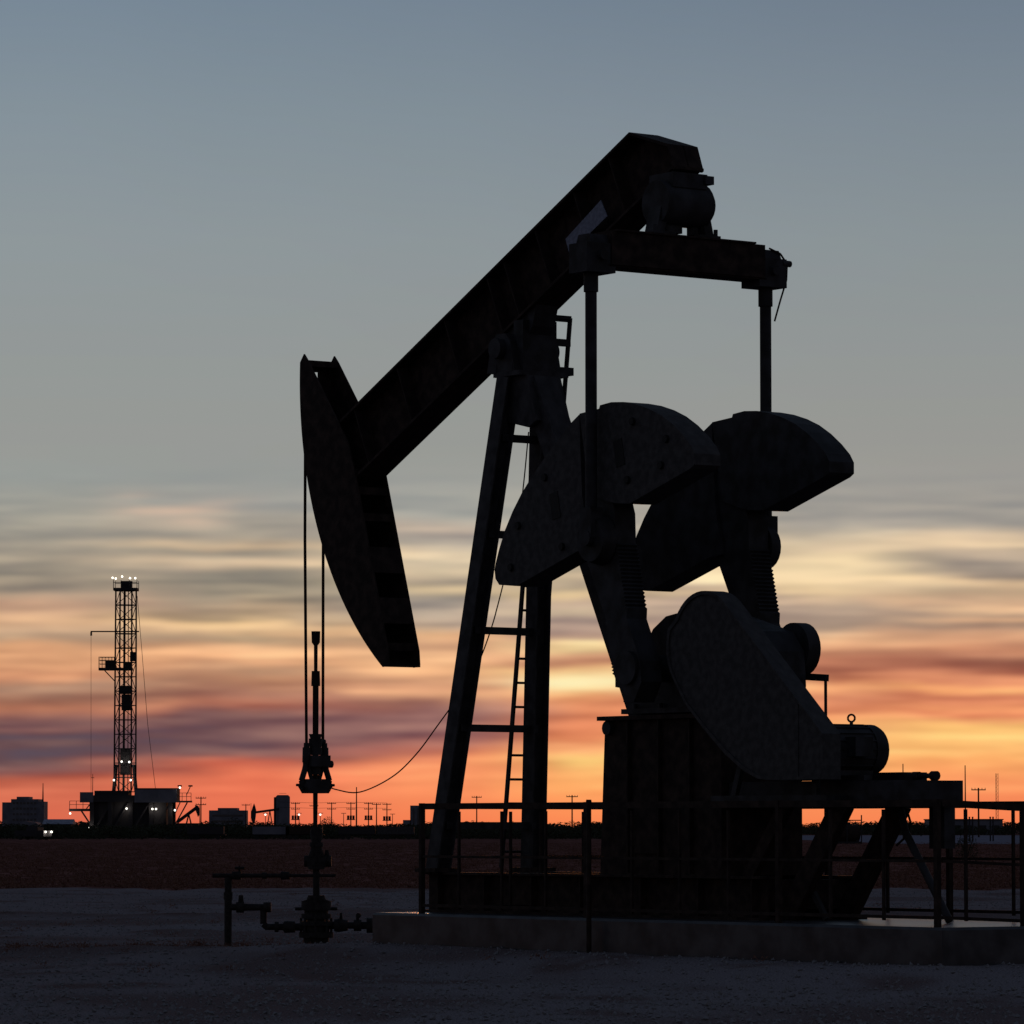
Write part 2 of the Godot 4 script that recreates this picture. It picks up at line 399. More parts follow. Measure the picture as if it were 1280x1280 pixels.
func ground() -> void:
	lumps.seed = 4
	lumps.frequency = 0.05
	lumps.fractal_octaves = 4
	var fm := StandardMaterial3D.new()
	fm.albedo_texture = noise_texture(0.02, [[0.085, 0.036, 0.03], [0.125, 0.055, 0.046], [0.19, 0.09, 0.075]], [0.25, 0.5, 0.8], 21, 6)
	fm.uv1_triplanar = true
	fm.uv1_world_triplanar = true
	fm.uv1_scale = Vector3(0.04, 0.04, 0.012)
	fm.roughness = 1.0
	fm.specular_mode = BaseMaterial3D.SPECULAR_DISABLED
	var b := MB.new()
	b.quad(Vector3(-26000, 0, 3000), Vector3(26000, 0, 3000), Vector3(26000, 0, -26000), Vector3(-26000, 0, -26000))
	setting("field", b.mesh(), fm)
	var gm := StandardMaterial3D.new()
	gm.albedo_texture = noise_texture(0.09, [[0.12, 0.1, 0.105], [0.195, 0.165, 0.17], [0.3, 0.26, 0.265]], [0.25, 0.5, 0.8], 22, 5)
	gm.uv1_triplanar = true
	gm.uv1_world_triplanar = true
	gm.uv1_scale = Vector3.ONE * 0.7
	gm.vertex_color_use_as_albedo = true
	gm.roughness = 1.0
	gm.specular_mode = BaseMaterial3D.SPECULAR_DISABLED
	gm.heightmap_enabled = true
	gm.heightmap_texture = noise_texture(0.2, [], [], 23)
	gm.heightmap_scale = 1.5
	# gravel yard: a sheet of fine cells that ends in an uneven edge where the field begins
	var nx := 260
	var nd := 330
	var v := PackedVector3Array()
	var col := PackedColorArray()
	var idx := PackedInt32Array()
	for i in nx + 1:
		var x := -60.0 + 120.0 * i / nx
		x = x * (0.35 + 0.65 * absf(x) / 60.0)
		var far := pad_edge(x)
		for k in nd + 1:
			var d := lerpf(-8.0, far, pow(float(k) / nd, 0.8))
			v.append(Vector3(x, pad_height(x, d) * (1.0 - smoothstep(far - 2.0, far, d)) + 0.006, -d))
			# brown soil showing through the gravel in patches and along the ridges
			var soil := smoothstep(0.05, 0.35, lumps.get_noise_2d(x * 2.2 + 11.0, d * 1.1))
			soil = maxf(soil * 0.7, smoothstep(0.15, 0.5, lumps.get_noise_2d(x * 9.0, d * 5.0)) * 0.8)
			soil = maxf(soil, exp(-pow((d - 60.6) / 0.9, 2.0)) * (0.75 + lumps.get_noise_2d(x * 12.0, d * 12.0)))
			soil = maxf(soil, exp(-pow((d - 84.0) / 1.6, 2.0)) * (0.6 + lumps.get_noise_2d(x * 9.0 + 5.0, d * 9.0)))
			soil = clampf(soil, 0.0, 1.0)
			col.append(Color(1, 1, 1).lerp(Color(0.62, 0.47, 0.42), soil))
	for i in nx:
		for k in nd:
			var a := i * (nd + 1) + k
			idx.append_array([a, a + 1, a + nd + 2, a, a + nd + 2, a + nd + 1])
	var st := SurfaceTool.new()
	st.begin(Mesh.PRIMITIVE_TRIANGLES)
	for i in v.size():
		st.set_color(col[i])
		st.add_vertex(v[i])
	for i in idx:
		st.add_index(i)
	st.generate_normals()
	setting("gravel_yard", st.commit(), gm)
	# pale caliche yard of the plant on the right, far behind
	var cm := paint([[0.14, 0.13, 0.16], [0.2, 0.19, 0.23]], [0.3, 0.7], 0.02, 40.0, 1.0, 0.0, 24)
	b = MB.new()
	b.prism([Vector2(40, 0.004), Vector2(140, 0.004), Vector2(140, 0.05), Vector2(40, 0.05)], -1000.0, -470.0)
	setting("caliche_yard", b.mesh(), cm)

func stone_mesh() -> ArrayMesh:
	var b := MB.new()
	var p := [Vector3(0, 0.7, 0), Vector3(0, -0.5, 0)]
	for i in 5:
		p.append(Vector3(cos(TAU * i / 5), 0.1 * sin(i * 2.0), sin(TAU * i / 5)) * (0.8 + 0.25 * sin(i * 3.7)))
	for i in 5:
		b.tri(p[0], p[2 + (i + 1) % 5], p[2 + i]); b.tri(p[1], p[2 + i], p[2 + (i + 1) % 5])
	return b.mesh()

func scatter(called: String, label: String, category: String, mesh: Mesh, mat: Material, at: Array) -> void:
	var mm := MultiMesh.new()
	mm.transform_format = MultiMesh.TRANSFORM_3D
	mm.mesh = mesh
	mesh.surface_set_material(0, mat)
	mm.instance_count = at.size()
	for i in at.size():
		mm.set_instance_transform(i, at[i])
	var o := MultiMeshInstance3D.new()
	o.name = called
	o.multimesh = mm
	add_child(o)
	o.set_meta("kind", "stuff")
	tag(o, label, category)

# ---------------------------------------------------------------- the pumpjack and what stands round it
func concrete() -> void:
	var o := thing("concrete_foundation", "long weathered concrete slab carrying the large pumpjack", "foundation", J, Vector3(4, 0, 0))
	var e := 0.03
	var x0 := -1.15
	var x1 := 9.66
	var b := MB.new()
	# chamfered top edge
	b.span(Vector3(x0, -0.2, -1.5), Vector3(x1, 0.6 - e, 1.5))
	var lo := [Vector3(x0, 0.6 - e, 1.5), Vector3(x1, 0.6 - e, 1.5), Vector3(x1, 0.6 - e, -1.5), Vector3(x0, 0.6 - e, -1.5)]
	var hi := [Vector3(x0 + e, 0.6, 1.5 - e), Vector3(x1 - e, 0.6, 1.5 - e), Vector3(x1 - e, 0.6, -1.5 + e), Vector3(x0 + e, 0.6, -1.5 + e)]
	for i in 4:
		b.quad(lo[i], lo[(i + 1) % 4], hi[(i + 1) % 4], hi[i])
	b.quad(hi[0], hi[1], hi[2], hi[3])
	part(o, "slab", b, M.concrete)

func crank_outline() -> Array:
	var p := [Vector2(2.52, 6.45), Vector2(3.0, 6.5), Vector2(3.2, 6.0), Vector2(3.44, 5.35)]
	for i in 17:   # rack teeth on the trailing edge
		var k := i / 17.0
		p.append(Vector2(3.44, 5.0).lerp(Vector2(3.63, 4.2), k) + Vector2(0.012, 0))
		p.append(Vector2(3.44, 5.0).lerp(Vector2(3.63, 4.2), k + 0.5 / 17.0) + Vector2(0.045, 0))
	p.append_array([Vector2(3.66, 4.1), Vector2(3.92, 3.6), Vector2(3.95, 3.35), Vector2(3.8, 3.12), Vector2(3.6, 3.12), Vector2(3.6, 3.28), Vector2(3.44, 3.3), Vector2(3.44, 3.4)])
	for i in 16:   # and on the leading edge
		var k := i / 16.0
		p.append(Vector2(3.42, 3.44).lerp(Vector2(3.27, 4.06), k))
		p.append(Vector2(3.42, 3.44).lerp(Vector2(3.27, 4.06), k + 0.5 / 16.0) - Vector2(0.035, 0))
	p.append_array([Vector2(3.26, 4.1), Vector2(2.79, 4.98), Vector2(2.5, 5.7)])
	return p

func arc(c: Vector2, r: float, a0: float, a1: float, k: int) -> Array:
	var p := []
	for i in k + 1:
		var a := deg_to_rad(lerpf(a0, a1, float(i) / k))
		p.append(c + Vector2(cos(a), sin(a)) * r)
	return p

func pumpjack() -> void:
	var o := thing("pumpjack", "large dark pumpjack with raised tail and twin crank counterweights on a concrete slab", "pumpjack", J, Vector3(4, 0.6, 0))
	# skid on the slab: two long I-beams with cross members
	for s in [1.0, -1.0]:
		var z: float = 0.66 * s
		var b := MB.new()
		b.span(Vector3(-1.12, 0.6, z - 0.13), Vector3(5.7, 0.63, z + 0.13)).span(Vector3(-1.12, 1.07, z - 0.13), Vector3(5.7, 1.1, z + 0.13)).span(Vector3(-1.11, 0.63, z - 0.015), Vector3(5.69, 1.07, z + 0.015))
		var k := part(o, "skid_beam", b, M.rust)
		for x in [-0.8, 0.2, 1.2, 2.2, 3.4, 4.5, 5.5]:
			part(k, "stiffener", MB.new().span(Vector3(x, 0.632, z + (0.017 if s > 0 else -0.11)), Vector3(x + 0.02, 1.068, z + (0.11 if s > 0 else -0.017))), M.rust)
	for x in [-1.0, 1.4, 2.2, 5.5]:
		part(o, "cross_member", MB.new().span(Vector3(x - 0.1, 0.72, -0.64), Vector3(x + 0.1, 1.06, 0.64)), M.rust)
	# samson post
	var tops := [Vector3(0.05, 7.28, 0.26), Vector3(0.05, 7.28, -0.26)]
	var feet := [Vector3(-0.82, 1.1, 0.74), Vector3(-0.84, 1.1, -0.74)]
	for i in 2:
		var b := MB.new()
		b.bar(feet[i], tops[i], 0.2, 0.02, Vector3.BACK)
		var d: Vector3 = (tops[i] - feet[i]).normalized()
		var sx := Vector3(d.y, -d.x, 0).normalized() * 0.1
		for q in [-1.0, 1.0]:
			b.bar(feet[i] + Vector3(0, 0, 0.1 * q), tops[i] + Vector3(0, 0, 0.1 * q), 0.02, 0.24, Vector3.BACK)
		var leg := part(o, "samson_post_leg", b, M.grey)
		part(leg, "foot_plate", MB.new().span(feet[i] + Vector3(-0.22, 0.0, -0.2), feet[i] + Vector3(0.22, 0.05, 0.2)), M.rust)
	for y in [6.52, 5.32, 4.12, 2.9, 1.68]:
		var k: float = (y - 1.1) / 6.18
		part(o, "strut", MB.new().bar(feet[0].lerp(tops[0], k), feet[1].lerp(tops[1], k), 0.1, 0.09, Vector3.RIGHT), M.grey)
	part(o, "rear_leg", MB.new().bar(Vector3(2.58, 2.97, 0), Vector3(0.32, 7.2, 0), 0.34, 0.3, Vector3.BACK), M.grey)
	var b2 := MB.new()
	b2.prism([Vector2(-0.1, 7.28), Vector2(0.42, 7.28), Vector2(0.63, 6.7), Vector2(0.45, 6.62), Vector2(-0.16, 6.75)], -0.26, 0.26)
	b2.span(Vector3(-0.16, 7.28, -0.4), Vector3(0.4, 7.34, 0.36))
	part(o, "post_head", b2, M.grey)
	# centre bearing: two pillow blocks and the shaft below the beam
	var cb := MB.new()
	for z in [-0.36, 0.2]:
		cb.prism([Vector2(-0.3, 7.34), Vector2(0.3, 7.34), Vector2(0.26, 7.5), Vector2(0.2, 7.72), Vector2(0.1, 7.82), Vector2(-0.1, 7.82), Vector2(-0.2, 7.72), Vector2(-0.26, 7.5)], z, z + 0.16)
	cb.cyl(Vector3(0, 7.63, -0.46), Vector3(0, 7.63, 0.46), 0.13, 0.13, 20)
	var cbo := part(o, "centre_bearing", cb, M.steel)
	for x in [-0.1, 0.25]:
		for z in [-0.34, 0.34]:
			part(cbo, "bolt", MB.new().cyl(Vector3(x, 7.34, z), Vector3(x, 7.44, z), 0.03, 0.03, 6), M.steel)
	part(o, "saddle", MB.new().prism([Vector2(-0.5, 7.7), Vector2(0.5, 8.16), Vector2(0.42, 7.9), Vector2(0.3, 7.75), Vector2(0.15, 7.7), Vector2(-0.15, 7.82)], -0.17, 0.17), M.steel)
	part(o, "bearing_cover", MB.new().span(Vector3(0.14, 7.34, -0.26), Vector3(0.34, 7.98, 0.26)), M.steel)
	walking_beam(o)
	horsehead(o)
	ladder(o)
	equalizer(o)
	for s in [1.0, -1.0]:
		pitman(o, s)
		crank(o, s)
	gearbox(o)
	motor(o)

func walking_beam(o: Node3D) -> void:
	# web, flanges and stiffeners of a deep I-beam tilted 25.7 degrees
	var u := Vector2(cos(deg_to_rad(25.7)), sin(deg_to_rad(25.7)))
	var p := Vector2(-u.y, u.x)
	var c0 := Vector2(-4.1, 5.945)          # lower flange at the head end
	var deep := 0.875
	var len := 7.9
	var bot := c0 + u * 8.25
	var top0 := c0 + p * deep
	var top1 := Vector2(2.49, 10.07)
	var nose := Vector2(3.28, 9.83)
	var tail := Vector2(3.4, 9.52)
	var b := MB.new()
	b.prism([c0, bot, tail, nose, top1, top0], -0.014, 0.014)
	for e in [[c0, bot], [top1, top0], [nose, top1], [tail, nose], [bot, tail]]:
		var a: Vector2 = e[0]
		var q: Vector2 = e[1]
		var inn := (q - a).normalized()
		inn = Vector2(-inn.y, inn.x) * 0.035
		b.prism([a, q, q + inn, a + inn], -0.22, 0.22)
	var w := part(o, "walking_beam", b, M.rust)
	for t in [1.0, 2.1, 3.3, 4.35, 4.75, 5.5, 6.4, 7.2]:
		var a: Vector2 = c0 + u * t + p * 0.04
		var q: Vector2 = a + p * (deep - 0.08)
		for s in [1.0, -1.0]:
			var k := MB.new()
			k.prism([a, a + u * 0.02, q + u * 0.02, q], minf(0.016 * s, 0.2 * s), maxf(0.016 * s, 0.2 * s))
			part(w, "stiffener", k, M.rust)
	# blank pale nameplate on the near side of the web
	var sg := [Vector2(1.2, 8.9), Vector2(1.28, 8.71), Vector2(2.06, 9.09), Vector2(1.93, 9.3)]
	part(w, "nameplate", MB.new().prism(sg, 0.222, 0.232), M.sign)
	# tail bearing that carries the equalizer
	var t := MB.new()
	t.cyl(Vector3(3.2, 9.12, -0.33), Vector3(3.2, 9.12, 0.36), 0.27, 0.27, 22)
	t.cyl(Vector3(3.2, 9.12, -0.4), Vector3(3.2, 9.12, -0.33), 0.2, 0.27, 22)
	t.span(Vector3(2.95, 9.3, -0.26), Vector3(3.42, 9.48, 0.26))
	var tb := part(o, "tail_bearing", t, M.steel)
	part(tb, "web_plate", MB.new().span(Vector3(3.14, 8.765, 0.0), Vector3(3.26, 9.0, 0.24)).span(Vector3(3.14, 8.765, -0.24), Vector3(3.26, 9.0, -0.16)), M.steel)
	part(tb, "grease_cap", MB.new().span(Vector3(3.34, 9.36, -0.33), Vector3(3.46, 9.46, -0.2)), M.steel)
	for s in [1.0, -1.0]:
		# splayed foot standing on the equalizer
		var f := MB.new()
		var z: float = 0.28 * s
		f.quad(Vector3(3.1, 8.74, z + 0.15 * s), Vector3(3.3, 8.74, z + 0.15 * s), Vector3(3.3, 9.1, z + 0.06 * s), Vector3(3.1, 9.1, z + 0.06 * s))
		f.bar(Vector3(3.2, 8.72, z + 0.1 * s), Vector3(3.2, 9.15, z), 0.24, 0.12, Vector3.RIGHT)
		f.span(Vector3(3.03, 8.71, minf(z - 0.1 * s, z + 0.22 * s)), Vector3(3.37, 8.76, maxf(z - 0.1 * s, z + 0.22 * s)))
		part(tb, "bracket", f, M.steel)
		part(tb, "bolt", MB.new().cyl(Vector3(3.32, 8.76, z + 0.18 * s), Vector3(3.32, 8.84, z + 0.18 * s), 0.028, 0.028, 6), M.steel)

func horsehead(o: Node3D) -> void:
	var c := Vector2(0, 7.63)
	var r := 4.8
	var outer := arc(c, r, 177.2, 234.3, 40)
	var h := Node3D.new()
	h.name = "horsehead"
	o.add_child(h)
	h.position = -off[o]
	for s in [1.0, -1.0]:
		var poly := outer.duplicate()
		poly.append_array([Vector2(-2.66, 3.76), Vector2(-2.68, 3.95), Vector2(-3.46, 6.3), Vector2(-3.62, 6.7), Vector2(-4.6, 7.87), Vector2(-4.7, 7.97)])
		part(h, "side_plate", MB.new().prism(poly, 0.23 * s if s > 0 else -0.25, 0.25 if s > 0 else -0.23), M.rust)
	# curved track the cables lie on, with an open slot near its top
	var b := MB.new()
	for i in 40:
		var a0 := lerpf(177.2, 234.3, i / 40.0)
		var a1 := lerpf(177.2, 234.3, (i + 1) / 40.0)
		var q := arc(c, r - 0.005, a0, a1, 1)
		q.append_array(arc(c, r - 0.035, a1, a0, 1))
		if i == 1:
			b.prism(q, -0.229, -0.03); b.prism(q, 0.12, 0.229)
		else:
			b.prism(q, -0.229, 0.229)
	part(h, "curved_track", b, M.rust)
	# plates and battens closing the back
	for k in [[0.42, 0.565], [0.705, 0.85]]:
		var a := Vector2(-3.46, 6.3).lerp(Vector2(-2.68, 3.95), k[0])
		var d := Vector2(-3.46, 6.3).lerp(Vector2(-2.68, 3.95), k[1])
		part(h, "back_plate", MB.new().prism([a, a + Vector2(-0.03, -0.01), d + Vector2(-0.03, -0.01), d], -0.228, 0.228), M.rust)
	for k in [0.0, 0.1, 0.25, 0.98]:
		var a := Vector2(-3.5, 6.3).lerp(Vector2(-2.74, 3.95), k)
		part(h, "batten", MB.new().box(Vector3(a.x - 0.03, a.y, 0), Vector3(0.1, 0.1, 0.456)), M.rust)
	part(h, "bottom_plate", MB.new().span(Vector3(-2.79, 3.735, -0.249), Vector3(-2.66, 3.757, 0.249)), M.rust)
	part(h, "top_bar", MB.new().bar(Vector3(-4.7, 7.84, -0.228), Vector3(-4.7, 7.84, 0.228), 0.2, 0.08, Vector3.RIGHT), M.rust)
	# the two wire ropes of the bridle
	for z in [0.145, -0.145]:
		var pts := []
		for i in 9:
			var a := deg_to_rad(lerpf(180.0, 178.0, i / 8.0))
			pts.append(Vector3(cos(a) * (r + 0.02), 7.63 + sin(a) * (r + 0.02), z))
		pts.reverse()
		pts.append(Vector3(-4.82, 5.5, z))
		pts.append(Vector3(-4.79, 2.75, z * 0.9))
		part(o, "wire_rope", MB.new().tube(pts, 0.02, 8), M.wire)

func ladder(o: Node3D) -> void:
	var a := Vector3(-1.0, 1.15, 0)
	var d := Vector3(0.1318, 1.0, 0.0)
	var l := Node3D.new()
	l.name = "ladder"
	o.add_child(l)
	l.position = -off[o]
	var z0 := -0.36
	var z1 := -0.78
	var up := [Vector3(a.x, a.y, z0), Vector3(a.x, a.y, z1)]
	var high := 6.95
	for k in up:
		part(l, "stile", MB.new().bar(k, k + d * high, 0.03, 0.06, Vector3.BACK), M.steel)
	for i in 23:
		var y := 0.2 + i * 0.305
		part(l, "rung", MB.new().cyl(Vector3(a.x + d.x * y, a.y + y, z0), Vector3(a.x + d.x * y, a.y + y, z1), 0.016, 0.016, 8), M.steel)
	part(l, "top_bar", MB.new().bar(up[0] + d * high, up[1] + d * high, 0.06, 0.045, Vector3.RIGHT), M.steel)
	for y in [6.63, 5.75]:
		part(l, "bracket", MB.new().bar(Vector3(a.x + d.x * y + 0.03, a.y + y, z1), Vector3(a.x + d.x * y + 0.03, a.y + y, -0.2), 0.05, 0.09, Vector3.RIGHT), M.steel)
	for y in [6.25, 5.62]:
		part(l, "clamp", MB.new().box(Vector3(a.x + d.x * y + 0.1, a.y + y, -0.62), Vector3(0.3, 0.1, 0.2)), M.steel)

func equalizer(o: Node3D) -> void:
	var b := MB.new()
	# box beam, deepest in the middle
	b.span(Vector3(3.02, 8.28, -1.2), Vector3(3.38, 8.3, 1.2))
	b.span(Vector3(3.0, 8.3, -1.16), Vector3(3.4, 8.7, 1.16))
	b.span(Vector3(2.97, 8.7, -1.0), Vector3(3.43, 8.722, 1.1))
	var e := part(o, "equalizer", b, M.rust)
	for s in [1.0, -1.0]:
		var z: float = 1.3 * s
		var k := MB.new()
		k.span(Vector3(3.02, 8.2, z - 0.21), Vector3(3.38, 8.55, z + 0.21))
		k.prism([Vector2(3.05, 8.55), Vector2(3.35, 8.55), Vector2(3.3, 8.66), Vector2(3.1, 8.66)], z - 0.15, z + 0.13)
		part(e, "end_block", k, M.steel)
		part(e, "pin", MB.new().cyl(Vector3(2.95, 8.4, z), Vector3(3.45, 8.4, z), 0.06, 0.06, 12), M.steel)
	part(e, "hose", MB.new().tube([Vector3(3.3, 8.68, -1.3), Vector3(3.34, 8.62, -1.44), Vector3(3.36, 8.5, -1.53), Vector3(3.36, 8.3, -1.52), Vector3(3.3, 8.05, -1.47), Vector3(3.25, 7.8, -1.42)], 0.012, 6), M.wire)
	part(e, "hose_fitting", MB.new().cyl(Vector3(3.36, 8.5, -1.45), Vector3(3.36, 8.5, -1.58), 0.04, 0.04, 8), M.steel)

func pitman(o: Node3D, s: float) -> void:
	var z := 1.32 * s
	var b := MB.new()
	b.cyl(Vector3(3.2, 8.22, z), Vector3(3.2, 5.2, z), 0.07, 0.07, 16)
	b.cyl(Vector3(3.2, 8.22, z), Vector3(3.2, 7.98, z), 0.088, 0.088, 16)
	var p := part(o, "pitman_arm", b, M.steel)
	var k := MB.new()
	k.cyl(Vector3(3.2, 5.04, s * 1.17), Vector3(3.2, 5.04, s * 1.34), 0.3, 0.26, 22)
	k.span(Vector3(3.09, 5.06, z - 0.09), Vector3(3.31, 5.42, z + 0.09))
	k.cyl(Vector3(3.2, 5.06, s * 1.0), Vector3(3.2, 5.06, z + 0.1 * s), 0.1, 0.1, 14)
	part(p, "wrist_pin_housing", k, M.steel)

func crank(o: Node3D, s: float) -> void:
	var z := 1.0 * s
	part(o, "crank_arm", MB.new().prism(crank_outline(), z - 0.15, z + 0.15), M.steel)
	var left := [Vector2(1.04, 4.79), Vector2(1.06, 4.68), Vector2(1.14, 4.6), Vector2(1.5, 4.57), Vector2(2.74, 4.93), Vector2(2.98, 4.95), Vector2(2.84, 5.6), Vector2(2.785, 6.56),
		Vector2(2.6, 6.46), Vector2(2.42, 6.33), Vector2(2.23, 6.2), Vector2(2.03, 6.05), Vector2(1.82, 5.88), Vector2(1.61, 5.69), Vector2(1.42, 5.48), Vector2(1.26, 5.26), Vector2(1.14, 5.04), Vector2(1.07, 4.88)]
	var right := [Vector2(2.79, 6.57), Vector2(3.18, 6.6), Vector2(3.2, 6.64), Vector2(3.42, 6.66), Vector2(3.65, 6.645), Vector2(3.9, 6.6), Vector2(4.15, 6.53), Vector2(4.38, 6.44), Vector2(4.6, 6.32), Vector2(4.8, 6.18), Vector2(4.95, 6.05), Vector2(5.02, 5.95),
		Vector2(5.02, 5.82), Vector2(4.95, 5.78), Vector2(3.78, 5.44), Vector2(3.5, 5.46), Vector2(3.3, 5.5), Vector2(2.99, 5.6)]
	for w in [left, right]:
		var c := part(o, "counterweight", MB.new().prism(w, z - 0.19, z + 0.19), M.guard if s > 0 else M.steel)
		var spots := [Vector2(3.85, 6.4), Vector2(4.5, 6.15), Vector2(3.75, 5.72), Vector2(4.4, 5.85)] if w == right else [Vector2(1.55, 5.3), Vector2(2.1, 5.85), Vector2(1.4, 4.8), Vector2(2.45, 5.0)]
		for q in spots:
			part(c, "bolt", MB.new().cyl(Vector3(q.x, q.y, z + 0.185 * s), Vector3(q.x, q.y, z + 0.225 * s), 0.05, 0.045, 8), M.dark)  # raised dark discs in place of holes, their inner shade put into the colour
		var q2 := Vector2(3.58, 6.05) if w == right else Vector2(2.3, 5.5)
		part(c, "dark_slot_plate", MB.new().box(Vector3(q2.x, q2.y, z + 0.188 * s), Vector3(0.17, 0.32, 0.02), Basis(Vector3.BACK, 0.2)), M.dark)  # dark plate on the face; shade of a recessed slot put into its colour
	var h := MB.new()
	h.cyl(Vector3(3.7, 3.52, z - 0.2), Vector3(3.7, 3.52, z + 0.2), 0.2, 0.2, 18)
	part(o, "crank_hub", h, M.steel)

func gearbox(o: Node3D) -> void:
	var b := MB.new()
	b.prism([Vector2(3.0, 3.02), Vector2(3.05, 3.4), Vector2(3.2, 3.75), Vector2(3.4, 4.0), Vector2(3.65, 4.14), Vector2(3.95, 4.18), Vector2(4.4, 4.06), Vector2(4.85, 3.94), Vector2(5.05, 3.7), Vector2(5.08, 3.3), Vector2(5.0, 3.02)], -0.4, 0.56)
	b.span(Vector3(2.9, 3.0, -0.5), Vector3(5.05, 3.06, 0.66))
	b.cyl(Vector3(3.7, 3.52, -0.82), Vector3(3.7, 3.52, 0.82), 0.16, 0.16, 18)
	b.cyl(Vector3(4.85, 3.77, -0.6), Vector3(4.85, 3.77, 0.68), 0.09, 0.09, 14)
	var g := part(o, "gear_reducer", b, M.steel)
	for x in [3.1, 3.6, 4.2, 4.8]:
		part(g, "bolt", MB.new().cyl(Vector3(x, 3.06, 0.6), Vector3(x, 3.12, 0.6), 0.03, 0.03, 6), M.steel)
	var dr := MB.new()
	dr.cyl(Vector3(4.8, 3.74, -0.6), Vector3(4.8, 3.74, -0.42), 0.31, 0.31, 26)
	dr.cyl(Vector3(4.8, 3.74, -0.64), Vector3(4.8, 3.74, -0.6), 0.24, 0.31, 26)
	var d := part(o, "brake_drum", dr, M.steel)
	part(d, "brake_lever", MB.new().bar(Vector3(4.85, 3.42, -0.52), Vector3(5.32, 3.39, -0.52), 0.05, 0.08), M.steel)
	part(d, "brake_rod", MB.new().cyl(Vector3(5.29, 3.42, -0.52), Vector3(5.29, 2.2, -0.52), 0.018, 0.018, 8), M.steel)
	# pedestal under the gear reducer
	var p := MB.new()
	p.prism([Vector2(2.4, 1.1), Vector2(4.75, 1.1), Vector2(4.75, 2.93), Vector2(2.5, 2.93)], -0.6, 0.6)
	p.span(Vector3(2.44, 2.93, -0.68), Vector3(5.0, 2.98, 0.68))
	var pd := part(o, "pedestal", p, M.rust)
	part(pd, "drain_pipe", MB.new().cyl(Vector3(2.6, 2.84, 0.55), Vector3(2.6, 2.84, 0.66), 0.085, 0.085, 14), M.steel)
	for x in [3.0, 3.6, 4.2]:
		part(pd, "rib", MB.new().span(Vector3(x, 1.12, 0.602), Vector3(x + 0.025, 2.92, 0.66)), M.rust)
	part(pd, "hatch", MB.new().span(Vector3(3.1, 1.35, 0.602), Vector3(3.55, 2.1, 0.622)), M.rust)
	# belt guard: flat sheet-metal case round both sheaves
	var up := Vector2(4.86, 3.78)
	var out := arc(up, 0.6, 52.0, 150.0, 12)
	out.append_array(arc(up + Vector2(-0.08, -0.02), 0.62, 160.0, 215.0, 7))
	out.append_array([Vector2(4.5, 3.1), Vector2(4.85, 2.8), Vector2(5.25, 2.5), Vector2(5.6, 2.3), Vector2(5.85, 2.21), Vector2(6.05, 2.19), Vector2(7.02, 2.19), Vector2(7.02, 2.7)])
	var gb := MB.new()
	gb.prism(out, 0.69, 0.93)
	var bg := part(o, "belt_guard", gb, M.guard)
	var rim := []
	var inner := []
	var mid := Vector2(5.6, 3.1)
	for q in out:
		inner.append(q + (mid - q).normalized() * 0.05)
	var rb := MB.new()
	for i in out.size():
		var k := (i + 1) % out.size()
		rb.prism([out[i], out[k], inner[k], inner[i]], 0.931, 0.95)
	part(bg, "rim", rb, M.guard)
	part(bg, "seam", MB.new().bar(Vector3(6.55, 2.22, 0.934), Vector3(6.55, 3.05, 0.934), 0.01, 0.05), M.guard)
	for q in [[Vector3(5.1, 1.95, 0.7), Vector3(5.3, 2.5, 0.7)], [Vector3(6.6, 1.95, 0.7), Vector3(6.6, 2.2, 0.7)]]:
		part(bg, "support", MB.new().bar(q[0], q[1], 0.06, 0.08), M.steel)

